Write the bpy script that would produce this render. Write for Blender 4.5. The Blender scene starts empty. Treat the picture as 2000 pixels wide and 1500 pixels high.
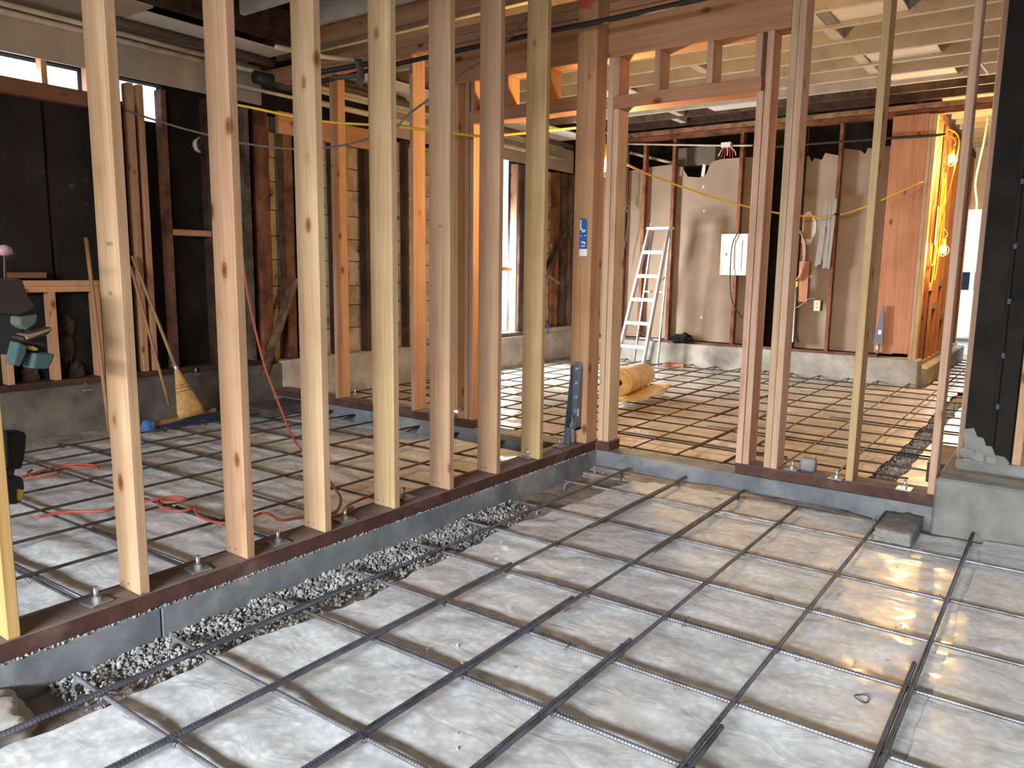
import bpy, bmesh, math, random
import numpy as np
from mathutils import Vector, Matrix, noise
random.seed(7)
SC = bpy.context.scene
COL = SC.collection

# ------------------------------------------------------------------ camera
FPX = 1491.44
YAW, PITCH, ROLL = 0.62857, 0.14926, 0.01356
CP = Vector((2.5239, -2.9583, 1.1448))
def _basis():
    f0 = Vector((-math.sin(YAW), math.cos(YAW), 0)); r0 = Vector((math.cos(YAW), math.sin(YAW), 0)); u0 = Vector((0, 0, 1))
    fw = f0 * math.cos(PITCH) - u0 * math.sin(PITCH); up = f0 * math.sin(PITCH) + u0 * math.cos(PITCH)
    r = r0 * math.cos(ROLL) + up * math.sin(ROLL); u = up * math.cos(ROLL) - r0 * math.sin(ROLL)
    return r, u, fw
CR, CU, CF = _basis()
cd = bpy.data.cameras.new('camera'); cam = bpy.data.objects.new('camera', cd); COL.objects.link(cam)
cd.sensor_width = 36; cd.lens = FPX / 2000 * 36; cd.clip_start = 0.05; cd.clip_end = 200
m = Matrix((CR, CU, -CF)).transposed().to_4x4(); m.translation = CP
cam.matrix_world = m
SC.camera = cam

# ------------------------------------------------------------------ light and exposure
SC.view_settings.view_transform = 'Standard'
SC.view_settings.look = 'None'
SC.view_settings.gamma = 1
SC.view_settings.exposure = 0.68
W = bpy.data.worlds.new('overcast_sky'); SC.world = W; W.use_nodes = True
bg = W.node_tree.nodes['Background']; bg.inputs[0].default_value = (0.82, 0.9, 1.0, 1); bg.inputs[1].default_value = 2.2
def area_light(name, loc, target, sx, sy, power, color):
    l = bpy.data.lights.new(name, 'AREA'); l.shape = 'RECTANGLE'; l.size = sx; l.size_y = sy; l.energy = power; l.color = color
    o = bpy.data.objects.new(name, l); COL.objects.link(o); o.location = loc
    o.rotation_euler = (Vector(target) - Vector(loc)).to_track_quat('-Z', 'Y').to_euler()
    return o
# daylight entering by the wide opening behind, the tall side window, the high slot windows and the far door
area_light('daylight_front_opening', (2.5, -9.0, 2.95), (1.8, -3.0, 0.2), 4.2, 1.6, 2550, (0.86, 0.93, 1.0))
area_light('daylight_side_window', (-3.95, 4.95, 0.95), (-2.2, 6.45, -0.2), 0.6, 1.2, 260, (0.95, 0.97, 1.0))
area_light('daylight_slot_window', (-3.8, -0.9, 2.45), (-2.0, -0.9, 1.4), 1.5, 0.12, 14, (0.9, 0.94, 1.0))
area_light('daylight_far_door', (1.45, 11.6, 1.85), (1.45, 5, 0.3), 0.8, 0.9, 45, (0.95, 0.97, 1.0))

# ------------------------------------------------------------------ helpers
def at(px, py, axis, val):
    "point where the view through photograph pixel (px,py) meets the plane axis=val"
    v = CR * ((px - 1000) / FPX) + CU * ((750 - py) / FPX) + CF
    t = (val - CP[axis]) / v[axis]
    return CP + v * t
def X(px, py, y): return at(px, py, 1, y)     # on a plane of constant y
def Yp(px, py, x): return at(px, py, 0, x)
def Zp(px, py, z): return at(px, py, 2, z)

MAT = {}
def nodes_mat(name):
    mt = bpy.data.materials.new(name); mt.use_nodes = True
    nt = mt.node_tree; b = nt.nodes['Principled BSDF']; MAT[name] = mt
    return mt, nt, b
def N(nt, typ, **kw):
    n = nt.nodes.new(typ)
    for k, v in kw.items():
        if k in n.inputs: n.inputs[k].default_value = v
        else: setattr(n, k, v)
    return n
def ramp(nt, fac, stops):
    r = nt.nodes.new('ShaderNodeValToRGB'); e = r.color_ramp.elements
    while len(e) < len(stops): e.new(0.5)
    for i, (p, c) in enumerate(stops): e[i].position = p; e[i].color = (c[0], c[1], c[2], 1)
    nt.links.new(fac, r.inputs[0]); return r.outputs[0]
def mix(nt, typ, fac, a, b):
    n = nt.nodes.new('ShaderNodeMix'); n.data_type = 'RGBA'; n.blend_type = typ
    for s, v in ((n.inputs[0], fac), (n.inputs[6], a), (n.inputs[7], b)):
        if hasattr(v, 'is_linked'): nt.links.new(v, s)
        else: s.default_value = v if not isinstance(v, tuple) or len(v) == 4 else (*v, 1)
    return n.outputs[2]
def bump(nt, b, h, strength=0.3, dist=0.01):
    n = N(nt, 'ShaderNodeBump', Strength=strength, Distance=dist); nt.links.new(h, n.inputs['Height']); nt.links.new(n.outputs[0], b.inputs['Normal'])
def coords(nt, scale, rnd=True, kind='Object'):
    tc = nt.nodes.new('ShaderNodeTexCoord'); out = tc.outputs[kind]
    if rnd:
        oi = nt.nodes.new('ShaderNodeObjectInfo'); mm = N(nt, 'ShaderNodeMath', operation='MULTIPLY'); mm.inputs[1].default_value = 57.0
        nt.links.new(oi.outputs['Random'], mm.inputs[0])
        a = N(nt, 'ShaderNodeVectorMath', operation='ADD'); nt.links.new(out, a.inputs[0]); nt.links.new(mm.outputs[0], a.inputs[1]); out = a.outputs[0]
    mp = nt.nodes.new('ShaderNodeMapping'); mp.inputs['Scale'].default_value = scale; nt.links.new(out, mp.inputs[0])
    return mp.outputs[0]
def noise_tex(nt, vec, scale, detail=4, rough=0.55, dist=0.0):
    n = N(nt, 'ShaderNodeTexNoise', Scale=scale, Detail=detail, Roughness=rough, Distortion=dist); nt.links.new(vec, n.inputs['Vector']); return n.outputs['Fac']

def wood(name, axis, old=False, knots=True):
    mt, nt, b = nodes_mat(name)
    oi = nt.nodes.new('ShaderNodeObjectInfo'); tint = oi.outputs['Color']
    s = [26, 26, 26]; s[axis] = 1.1
    g = noise_tex(nt, coords(nt, tuple(s)), 1.0, 5, 0.6, 0.6)
    s2 = [90, 90, 90]; s2[axis] = 2.5
    g2 = noise_tex(nt, coords(nt, tuple(s2)), 1.0, 3)
    c = mix(nt, 'MULTIPLY', 1.0, tint, ramp(nt, g, [(0.3, (0.8, 0.75, 0.7)), (0.5, (0.97, 0.96, 0.95)), (0.68, (1.05, 1.05, 1.05))]))
    c = mix(nt, 'MULTIPLY', 0.8, c, ramp(nt, g2, [(0.3, (0.84, 0.8, 0.75)), (0.6, (1.0, 1.0, 1.0))]))
    blot = noise_tex(nt, coords(nt, (2.2, 2.2, 2.2)), 1.0, 3)
    c = mix(nt, 'MULTIPLY', 1.0, c, ramp(nt, blot, [(0.3, (0.86, 0.82, 0.78)), (0.65, (1.05, 1.05, 1.05))]))
    if knots:
        sk = [6.5, 6.5, 6.5]; sk[axis] = 3.6
        v = N(nt, 'ShaderNodeTexVoronoi', Scale=1.0); nt.links.new(coords(nt, tuple(sk)), v.inputs['Vector'])
        c = mix(nt, 'MULTIPLY', 1.0, c, ramp(nt, v.outputs['Distance'], [(0.045, (0.34, 0.18, 0.11)), (0.085, (0.62, 0.42, 0.32)), (0.1, (0.5, 0.3, 0.2)), (0.125, (0.9, 0.82, 0.75)), (0.2, (1, 1, 1))]))
    if old:
        d = noise_tex(nt, coords(nt, (5, 5, 5)), 1.0, 8, 0.7)
        c = mix(nt, 'MULTIPLY', 1.0, c, ramp(nt, d, [(0.38, (0.35, 0.3, 0.26)), (0.6, (1, 1, 1))]))
    nt.links.new(c, b.inputs['Base Color']); b.inputs['Roughness'].default_value = 0.68
    b.inputs['Specular IOR Level'].default_value = 0.3
    bump(nt, b, g, 0.12 if not old else 0.4, 0.004)
    return mt
WZ, WX, WY = wood('fir_vertical', 2), wood('fir_along_x', 0), wood('fir_along_y', 1)
OZ, OX, OY = wood('old_wood_vertical', 2, True, False), wood('old_wood_along_x', 0, True, False), wood('old_wood_along_y', 1, True, False)

def mottled(name, c0, c1, scale, rough=0.85, bstr=0.3, bd=0.01, detail=8, spec=0.3, stain=None, metal=0.0, rnd=True, lo=0.35, hi=0.65):
    mt, nt, b = nodes_mat(name)
    g = noise_tex(nt, coords(nt, (1, 1, 1), rnd), scale, detail, 0.62)
    c = ramp(nt, g, [(lo, c0), (hi, c1)])
    if stain:
        s = noise_tex(nt, coords(nt, (1, 1, 1), rnd), stain[0], 5, 0.6, 0.5)
        c = mix(nt, 'MIX', ramp(nt, s, [(stain[2], (0, 0, 0)), (stain[3], (1, 1, 1))]), c, (*stain[1], 1))
    nt.links.new(c, b.inputs['Base Color']); b.inputs['Roughness'].default_value = rough
    b.inputs['Specular IOR Level'].default_value = spec; b.inputs['Metallic'].default_value = metal
    if bstr: bump(nt, b, noise_tex(nt, coords(nt, (1, 1, 1), rnd), scale * 3, 6, 0.65), bstr, bd)
    return mt
def plain(name, c, rough=0.5, metal=0.0, spec=0.4):
    mt, nt, b = nodes_mat(name)
    g = noise_tex(nt, coords(nt, (1, 1, 1)), 9, 4)
    cc = mix(nt, 'MULTIPLY', 1.0, (*c, 1), ramp(nt, g, [(0.3, (0.86, 0.86, 0.86)), (0.7, (1.06, 1.06, 1.06))]))
    nt.links.new(cc, b.inputs['Base Color']); b.inputs['Roughness'].default_value = rough; b.inputs['Metallic'].default_value = metal
    b.inputs['Specular IOR Level'].default_value = spec
    return mt
CONC = mottled('formed_concrete', (0.12, 0.128, 0.138), (0.215, 0.22, 0.225), 5, 0.9, 0.25, 0.006, stain=(2.2, (0.36, 0.34, 0.31), 0.52, 0.72))
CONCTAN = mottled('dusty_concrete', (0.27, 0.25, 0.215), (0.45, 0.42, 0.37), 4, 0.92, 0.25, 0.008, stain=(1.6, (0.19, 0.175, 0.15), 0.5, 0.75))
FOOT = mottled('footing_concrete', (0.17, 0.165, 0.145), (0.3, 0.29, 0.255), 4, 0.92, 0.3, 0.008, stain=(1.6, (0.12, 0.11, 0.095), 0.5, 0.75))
CONCDARK = mottled('dark_concrete', (0.05, 0.042, 0.035), (0.15, 0.125, 0.1), 3, 0.9, 0.3, 0.01)  # dark brown mottle for the side wall curb and slab
DIRT = mottled('dry_dirt', (0.16, 0.13, 0.105), (0.36, 0.31, 0.26), 6, 0.95, 0.7, 0.02)
GRAVEL = mottled('gravel_stone', (0.13, 0.125, 0.12), (0.45, 0.435, 0.415), 14, 0.9, 0.2, 0.003, rnd=False)
TAR = mottled('tar_paper', (0.004, 0.0033, 0.0026), (0.013, 0.0105, 0.008), 2.5, 0.72, 0.5, 0.03, stain=(5, (0.11, 0.08, 0.06), 0.64, 0.8))
BLACKP = mottled('black_membrane', (0.008, 0.007, 0.006), (0.02, 0.017, 0.014), 4, 0.75, 0.3, 0.006, spec=0.15, stain=(6, (0.14, 0.12, 0.105), 0.68, 0.8))
GYPB = mottled('drywall_back_paper', (0.26, 0.19, 0.13), (0.345, 0.26, 0.185), 1.6, 0.9, 0.08, 0.003, stain=(3, (0.24, 0.165, 0.1), 0.6, 0.85))
GYPW = mottled('torn_gypsum', (0.6, 0.55, 0.48), (0.78, 0.73, 0.66), 8, 0.95, 0.5, 0.01)
WHITEB = mottled('painted_board', (0.33, 0.27, 0.21), (0.4, 0.335, 0.265), 2, 0.8, 0.1, 0.003)
PAINT = mottled('old_painted_joist', (0.4, 0.36, 0.3), (0.52, 0.475, 0.4), 4, 0.85, 0.5, 0.006, stain=(26, (0.14, 0.11, 0.085), 0.62, 0.76))
PANEL = mottled('white_ceiling_patch', (0.6, 0.55, 0.5), (0.68, 0.63, 0.57), 3, 0.8, 0.05, 0.002)
PLANK = mottled('whitewashed_plank', (0.3, 0.225, 0.14), (0.55, 0.45, 0.32), 4, 0.9, 0.6, 0.01, stain=(7, (0.04, 0.03, 0.022), 0.6, 0.72))
TREAT = mottled('treated_sill', (0.055, 0.022, 0.016), (0.1, 0.045, 0.032), 9, 0.75, 0.2, 0.004, stain=(4, (0.2, 0.145, 0.12), 0.55, 0.85))
def dusty_sill():
    mt = MAT['treated_sill']; nt = mt.node_tree; b = nt.nodes['Principled BSDF']; old = b.inputs['Base Color'].links[0].from_socket
    ge = nt.nodes.new('ShaderNodeNewGeometry'); sx = nt.nodes.new('ShaderNodeSeparateXYZ'); nt.links.new(ge.outputs['Normal'], sx.inputs[0])
    d = noise_tex(nt, coords(nt, (1, 1, 1)), 5, 6, 0.65); mm = N(nt, 'ShaderNodeMath', operation='MULTIPLY'); mm.use_clamp = True
    nt.links.new(sx.outputs['Z'], mm.inputs[0]); nt.links.new(ramp(nt, d, [(0.3, (0.25, 0.25, 0.25)), (0.65, (0.95, 0.95, 0.95))]), mm.inputs[1])
    nt.links.new(mix(nt, 'MIX', mm.outputs[0], old, (0.24, 0.18, 0.155, 1)), b.inputs['Base Color'])
dusty_sill()
GALV = plain('galvanised_steel', (0.55, 0.56, 0.57), 0.38, 0.85)
PAINTSTEEL = plain('grey_coated_steel', (0.16, 0.18, 0.22), 0.42, 0.35)
ALU = plain('aluminium', (0.72, 0.73, 0.74), 0.32, 0.9)
ALUDARK = plain('aluminium_channel', (0.3, 0.3, 0.31), 0.4, 0.85)
PIPEB = plain('black_iron_pipe', (0.03, 0.028, 0.027), 0.5, 0.2)
PIPEG = mottled('painted_conduit', (0.42, 0.37, 0.29), (0.58, 0.52, 0.42), 9, 0.7, 0.2, 0.003)
PIPEBR = plain('brown_pipe', (0.09, 0.06, 0.045), 0.6)
ORANGE = plain('orange_rubber', (0.32, 0.06, 0.035), 0.55)
YELLOW = plain('yellow_rubber', (0.85, 0.53, 0.04), 0.5)
GREYC = plain('grey_cable', (0.16, 0.14, 0.12), 0.6)
BLACKC = plain('black_rubber', (0.012, 0.012, 0.012), 0.6)
WIREM = plain('tie_wire_steel', (0.05, 0.045, 0.045), 0.55, 0.4)
WHITE = plain('white_enamel', (0.78, 0.74, 0.67), 0.45)
IVORY = plain('ivory_plastic', (0.7, 0.6, 0.4), 0.5)
TAN = plain('tan_cable', (0.42, 0.24, 0.16), 0.6)
STRIPM = plain('weathered_strip', (0.27, 0.265, 0.25), 0.5, 0.6)
STRAW = mottled('broom_straw', (0.42, 0.22, 0.07), (0.62, 0.36, 0.13), 30, 0.9, 0.5, 0.01)
HANDLE = plain('broom_handle_wood', (0.3, 0.15, 0.06), 0.5)
BLUEB = plain('blue_bristle', (0.012, 0.02, 0.05), 0.8)
TEAL = plain('teal_canvas', (0.03, 0.06, 0.056), 0.85)
LEATH = plain('brown_leather', (0.02, 0.009, 0.007), 0.6)
BLACKF = plain('black_fabric', (0.008, 0.008, 0.008), 0.8)
TOOLY = plain('tool_yellow', (0.6, 0.38, 0.02), 0.45)
PINK = plain('pink_rubber', (0.3, 0.16, 0.16), 0.4)
BLUEP = plain('blue_print', (0.02, 0.115, 0.36), 0.4)
PRINT = plain('white_print', (0.8, 0.8, 0.8), 0.5)
DARKPRINT = plain('dark_print', (0.08, 0.07, 0.07), 0.6)
INK = plain('faded_stamp_ink', (0.2, 0.14, 0.11), 0.8)
REDM = plain('red_wire', (0.45, 0.04, 0.03), 0.5)
REDPAINT = plain('red_spray_paint', (0.45, 0.07, 0.055), 0.7)
DUCT = plain('duct_metal', (0.2, 0.17, 0.14), 0.45, 0.5)
VOID = mottled('shaded_void', (0.006, 0.005, 0.004), (0.02, 0.016, 0.012), 3, 0.95, 0.2)  # near-black puts the shade of the wall cavities into the colour
ORBOX = plain('orange_case', (0.62, 0.2, 0.025), 0.5)
SIDING = plain('white_siding', (0.7, 0.7, 0.68), 0.7)
CARW = plain('white_car_paint', (0.75, 0.77, 0.78), 0.25)
GLASSD = plain('dark_glass', (0.02, 0.025, 0.03), 0.1)
DIMPANEL = mottled('dim_brown_panel', (0.1, 0.055, 0.035), (0.2, 0.12, 0.08), 6, 0.9, 0.4)

def rebar_mat():
    mt, nt, b = nodes_mat('rebar_steel')
    oi = nt.nodes.new('ShaderNodeObjectInfo')
    g = noise_tex(nt, coords(nt, (3, 3, 3)), 3, 5)
    c = mix(nt, 'MULTIPLY', 1.0, oi.outputs['Color'], ramp(nt, g, [(0.35, (0.6, 0.5, 0.42)), (0.6, (1.1, 1.1, 1.15))]))
    nt.links.new(c, b.inputs['Base Color']); b.inputs['Roughness'].default_value = 0.42; b.inputs['Metallic'].default_value = 0.55
    return mt
REBAR = rebar_mat()
def poly_sheet(name, c0, c1, c2, rough):
    "translucent polythene laid over crushed stone: the stone's mottling shows through the film"
    mt, nt, b = nodes_mat(name)
    v = N(nt, 'ShaderNodeTexVoronoi', Scale=34.0); nt.links.new(coords(nt, (1, 1, 1), False), v.inputs['Vector'])
    big = noise_tex(nt, coords(nt, (1, 1, 1), False), 2.1, 5, 0.6)
    med = noise_tex(nt, coords(nt, (1, 1, 1), False), 9, 6, 0.65)
    c = ramp(nt, big, [(0.36, c0), (0.5, c1), (0.64, c2)])
    c = mix(nt, 'MULTIPLY', 1.0, c, ramp(nt, med, [(0.34, (0.85, 0.845, 0.84)), (0.58, (1.05, 1.05, 1.05))]))
    c = mix(nt, 'MULTIPLY', 0.5, c, ramp(nt, v.outputs['Distance'], [(0.1, (1.12, 1.12, 1.12)), (0.65, (0.7, 0.69, 0.67))]))
    nt.links.new(c, b.inputs['Base Color']); b.inputs['Roughness'].default_value = rough
    b.inputs['Specular IOR Level'].default_value = 0.5
    b.inputs['Coat Weight'].default_value = 0.5; b.inputs['Coat Roughness'].default_value = 0.09
    w1 = noise_tex(nt, coords(nt, (5, 9, 5), False), 1, 3, 0.5, 1.0)
    w2 = noise_tex(nt, coords(nt, (1, 1, 1), False), 2.2, 2, 0.4, 1.5)
    s = N(nt, 'ShaderNodeMath', operation='ADD'); nt.links.new(w1, s.inputs[0]); nt.links.new(w2, s.inputs[1])
    bump(nt, b, s.outputs[0], 0.4, 0.014)
    return mt
POLY = poly_sheet('polythene_over_stone', (0.64, 0.64, 0.63), (0.69, 0.7, 0.7), (0.73, 0.745, 0.75), 0.35)
POLYTAN = poly_sheet('polythene_lamplit_tan', (0.48, 0.41, 0.32), (0.6, 0.53, 0.435), (0.68, 0.61, 0.51), 0.38)  # same sheet, with the warm lamp light painted in as tan
def roll_mat():
    mt, nt, b = nodes_mat('polythene_roll'); b.inputs['Base Color'].default_value = (0.72, 0.55, 0.27, 1)
    g = noise_tex(nt, coords(nt, (1, 1, 1)), 12, 4)
    nt.links.new(ramp(nt, g, [(0.35, (0.6, 0.42, 0.18)), (0.65, (0.8, 0.65, 0.36))]), b.inputs['Base Color'])
    b.inputs['Roughness'].default_value = 0.3; b.inputs['Subsurface Weight'].default_value = 0.2
    return mt
ROLLM = roll_mat()
def emit_mat(name, c, s):
    mt, nt, b = nodes_mat(name); b.inputs['Emission Color'].default_value = (*c, 1); b.inputs['Emission Strength'].default_value = s
    return mt
BULB = emit_mat('glowing_bulb', (1.0, 0.62, 0.22), 60)

# ---- object helpers
def thing(name, label, cat, loc=(0, 0, 0), group=None):
    o = bpy.data.objects.new(name, None); COL.objects.link(o); o.location = loc; o.empty_display_size = 0.1
    o['label'] = label; o['category'] = cat
    if group: o['group'] = group
    return o
def tag(o, label, cat, group=None):
    o['label'] = label; o['category'] = cat
    if group: o['group'] = group
    return o
def struct(o, label=None):
    o['kind'] = 'structure'
    if label: o['label'] = label
    return o
def sroot(name, loc=(0, 0, 0), label=None):
    o = bpy.data.objects.new(name, None); COL.objects.link(o); o.location = loc; o.empty_display_size = 0.1
    return struct(o, label)
def mesh(name, verts, faces, smooth=False):
    me = bpy.data.meshes.new(name); me.from_pydata([tuple(v) for v in verts], [], faces)
    if smooth: me.polygons.foreach_set('use_smooth', [True] * len(me.polygons))
    me.update(); return me
_bc = {}
def box_mesh(sx, sy, sz, bev=0.002, mat=None):
    k = (round(sx, 4), round(sy, 4), round(sz, 4), bev, mat.name if mat else '')
    if k in _bc: return _bc[k]
    bm = bmesh.new(); bmesh.ops.create_cube(bm, size=1)
    for v in bm.verts: v.co = Vector((v.co.x * sx, v.co.y * sy, v.co.z * sz))
    if bev and min(sx, sy, sz) > bev * 2.5: bmesh.ops.bevel(bm, geom=bm.edges[:], offset=bev, segments=1, affect='EDGES', clamp_overlap=True)
    me = bpy.data.meshes.new('piece'); bm.to_mesh(me); bm.free()
    if mat: me.materials.append(mat)
    _bc[k] = me; return me
def par(o, parent):
    if parent is not None:
        o.parent = parent; o.matrix_parent_inverse = wm(parent).inverted()
    return o
def wm(o):
    m = o.matrix_basis.copy()
    if o.parent is not None: m = wm(o.parent) @ o.matrix_parent_inverse @ m
    return m
def box(name, p0, p1, mat, parent=None, color=None, bev=0.002, rot=None):
    p0 = Vector(p0); p1 = Vector(p1); d = p1 - p0
    o = bpy.data.objects.new(name, box_mesh(abs(d.x), abs(d.y), abs(d.z), bev, mat)); COL.objects.link(o)
    o.location = (p0 + p1) / 2
    if rot: o.rotation_euler = rot
    if color: o.color = (*color, 1)
    return par(o, parent)
def beam(name, a, b, w, h, mat, parent=None, color=None, bev=0.002, up=(0, 0, 1)):
    a = Vector(a); b = Vector(b); d = b - a
    o = bpy.data.objects.new(name, box_mesh(w, h, d.length, bev, mat)); COL.objects.link(o)
    z = d.normalized(); u = Vector(up)
    if abs(z.dot(u)) > 0.95: u = Vector((0, 1, 0))
    x = u.cross(z).normalized(); y = z.cross(x)
    m = Matrix((x, y, z)).transposed().to_4x4(); m.translation = (a + b) / 2
    o.matrix_basis = m
    if color: o.color = (*color, 1)
    return par(o, parent)
def smooth_path(pts, n=8):
    pts = [Vector(p) for p in pts]
    if len(pts) < 3: return pts
    out = []
    P = [pts[0] * 2 - pts[1]] + pts + [pts[-1] * 2 - pts[-2]]
    for i in range(1, len(P) - 2):
        for k in range(n):
            t = k / n
            a, b, c, d = P[i - 1], P[i], P[i + 1], P[i + 2]
            out.append(0.5 * ((2 * b) + (c - a) * t + (2 * a - 5 * b + 4 * c - d) * t * t + (3 * b - a - 3 * c + d) * t ** 3))
    out.append(pts[-1]); return out
def tube_geo(pts, radii, sides=8, ribs=None):
    pts = [Vector(p) for p in pts]; n = len(pts)
    if not hasattr(radii, '__len__'): radii = [radii] * n
    V = []; F = []; ref = None
    for i, p in enumerate(pts):
        t = (pts[min(i + 1, n - 1)] - pts[max(i - 1, 0)]).normalized()
        if ref is None:
            ref = Vector((0, 0, 1)) if abs(t.z) < 0.9 else Vector((1, 0, 0))
        u = (ref - t * ref.dot(t)).normalized(); w = t.cross(u); ref = u
        for k in range(sides):
            a = 2 * math.pi * k / sides
            V.append(p + (u * math.cos(a) + w * math.sin(a)) * radii[i])
    for i in range(n - 1):
        for k in range(sides):
            k2 = (k + 1) % sides
            F.append((i * sides + k, i * sides + k2, (i + 1) * sides + k2, (i + 1) * sides + k))
    F.append(tuple(range(sides - 1, -1, -1))); F.append(tuple(range((n - 1) * sides, n * sides)))
    return V, F
def tube(name, pts, r, mat, parent=None, color=None, sides=8, n=8, smooth=True):
    path = smooth_path(pts, n); V, F = tube_geo(path, r, sides)
    c = sum((Vector(p) for p in pts), Vector()) / len(pts)
    me = mesh(name, [v - c for v in V], F, smooth); me.materials.append(mat)
    o = bpy.data.objects.new(name, me); COL.objects.link(o); o.location = c
    if color: o.color = (*color, 1)
    return par(o, parent)
def geo(name, V, F, mat, parent=None, smooth=False, color=None, center=True):
    V = [Vector(v) for v in V]
    c = sum(V, Vector()) / len(V) if center else Vector()
    me = mesh(name, [v - c for v in V], F, smooth); me.materials.append(mat)
    o = bpy.data.objects.new(name, me); COL.objects.link(o); o.location = c
    if color: o.color = (*color, 1)
    return par(o, parent)
def prism(name, pts2, plane, d0, d1, mat, parent=None, color=None):
    "polygon pts2 in a plane ('x': (y,z), 'y': (x,z), 'z': (x,y)) extruded from d0 to d1"
    def P(p, d): return {'x': (d, p[0], p[1]), 'y': (p[0], d, p[1]), 'z': (p[0], p[1], d)}[plane]
    n = len(pts2); V = [P(p, d0) for p in pts2] + [P(p, d1) for p in pts2]
    F = [tuple(range(n)), tuple(range(2 * n - 1, n - 1, -1))] + [(i, i + n, (i + 1) % n + n, (i + 1) % n) for i in range(n)]
    o = geo(name, V, F, mat, parent, False, color)
    bm = bmesh.new(); bm.from_mesh(o.data); bmesh.ops.recalc_face_normals(bm, faces=bm.faces[:]); bm.to_mesh(o.data); bm.free()
    return o
def cyl(name, a, b, r, mat, parent=None, sides=12, r2=None, color=None):
    V, F = tube_geo([a, b], [r, r2 if r2 is not None else r], sides)
    return geo(name, V, F, mat, parent, sides > 8, color)
def lump(name, c, size, mat, parent=None, sub=3, amp=0.25, seed=0, freq=2.0, boxy=0.0):
    bm = bmesh.new(); bmesh.ops.create_icosphere(bm, subdivisions=sub, radius=1)
    for v in bm.verts:
        p = v.co.copy()
        if boxy:
            mx = max(abs(p.x), abs(p.y), abs(p.z)); p = p.lerp(p / mx, boxy)
        k = 1 + amp * noise.noise(p * freq + Vector((seed * 3.1, seed, 0)))
        v.co = Vector((p.x * size[0], p.y * size[1], p.z * size[2])) * k
    me = bpy.data.meshes.new(name); bm.to_mesh(me); bm.free(); me.materials.append(mat)
    me.polygons.foreach_set('use_smooth', [True] * len(me.polygons))
    o = bpy.data.objects.new(name, me); COL.objects.link(o); o.location = c
    return par(o, parent)
def dup(o, parent=None, **kw):
    c = o.copy(); COL.objects.link(c)
    for k, v in kw.items(): setattr(c, k, v)
    return par(c, parent) if parent is not None else c

PALE, PINKW, YELW, ORNG = (0.52, 0.36, 0.23), (0.47, 0.29, 0.19), (0.52, 0.365, 0.19), (0.46, 0.255, 0.14)
REDW, DKW, BRW = (0.27, 0.105, 0.05), (0.075, 0.038, 0.025), (0.17, 0.08, 0.045)

# ================================================================== SETTING
ZF = -0.175          # level of the stone bed; z = 0 is the top of the timber sills
def fbm(x, y, f=1.0, s=0.0): return noise.fractal(Vector((x * f + s, y * f - s, s * 1.7)), 1.0, 2.0, 4)
def sheet_mesh(name, x0, x1, y0, y1, nx, ny, zfun, mat, parent=None, edge=None):
    V = []; F = []
    for j in range(ny + 1):
        for i in range(nx + 1):
            u = i / nx; v = j / ny; y = y0 + (y1 - y0) * v; a, b = edge(y) if edge else (x0, x1)
            x = a + (b - a) * u
            V.append((x, y, zfun(x, y)))
    for j in range(ny):
        for i in range(nx):
            k = j * (nx + 1) + i; F.append((k, k + 1, k + nx + 2, k + nx + 1))
    return geo(name, V, F, mat, parent, True, center=False)
floor = sheet_mesh('floor', -4.2, 4.4, -8.2, 12.2, 60, 130, lambda x, y: ZF - 0.03 + 0.012 * fbm(x, y, 2.5) + (0.07 * max(0, min(1, (-3.05 - x) / 0.4)) if y < 1.4 else 0), DIRT)
struct(floor, 'dry dirt and stone bed of the gutted room')

# concrete stem walls (curbs) under the framed walls
struct(box('trim_1', (-0.155, -2.45, -0.4), (0.012, -1.612, -0.064), CONC, bev=0.004), 'grey concrete curb under the bolted stud wall, near piece')
struct(box('trim_2', (-0.155, -1.608, -0.4), (0.012, 1.5, -0.064), CONC, bev=0.004), 'grey concrete curb under the bolted stud wall')
struct(box('trim_3', (-3.5, 1.485, -0.4), (2.04, 1.67, -0.064), CONC, bev=0.005), 'grey concrete curb under the cross wall with doorways')
struct(box('trim_4', (-3.8, -7.4, -0.4), (-3.5, 1.6, 0.23), CONCDARK, bev=0.01), 'dark concrete curb below the tar paper wall')
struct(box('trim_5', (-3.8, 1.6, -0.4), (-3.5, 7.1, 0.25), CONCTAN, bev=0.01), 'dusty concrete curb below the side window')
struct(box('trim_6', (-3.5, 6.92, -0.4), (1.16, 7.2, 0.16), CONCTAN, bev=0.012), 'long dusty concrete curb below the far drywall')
struct(box('trim_7', (2.04, 1.47, -0.4), (4.3, 2.4, 0.1), FOOT, bev=0.012), 'broad concrete footing beside the black post')
struct(box('trim_8', (2.1, 1.72, 0.1), (4.3, 2.4, 0.165), FOOT, bev=0.012), 'upper step of the broad concrete footing')
# outer walls
wl = sroot('wall_left', (-3.7, 0, 0), 'old tar papered and planked side wall')
SHX = -3.72
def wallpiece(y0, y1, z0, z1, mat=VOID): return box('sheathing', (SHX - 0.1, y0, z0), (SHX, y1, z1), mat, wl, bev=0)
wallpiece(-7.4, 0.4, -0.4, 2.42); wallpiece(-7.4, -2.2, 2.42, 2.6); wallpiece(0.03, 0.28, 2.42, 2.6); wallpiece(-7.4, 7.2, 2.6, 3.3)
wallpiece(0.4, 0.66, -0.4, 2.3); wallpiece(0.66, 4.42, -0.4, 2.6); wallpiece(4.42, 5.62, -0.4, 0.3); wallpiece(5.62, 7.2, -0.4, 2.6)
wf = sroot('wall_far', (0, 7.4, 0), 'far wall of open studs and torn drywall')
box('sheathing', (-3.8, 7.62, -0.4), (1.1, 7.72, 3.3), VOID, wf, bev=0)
struct(box('wall_right', (4.25, -7.4, -0.4), (4.35, 2.4, 3.3), WHITEB, bev=0))
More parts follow.
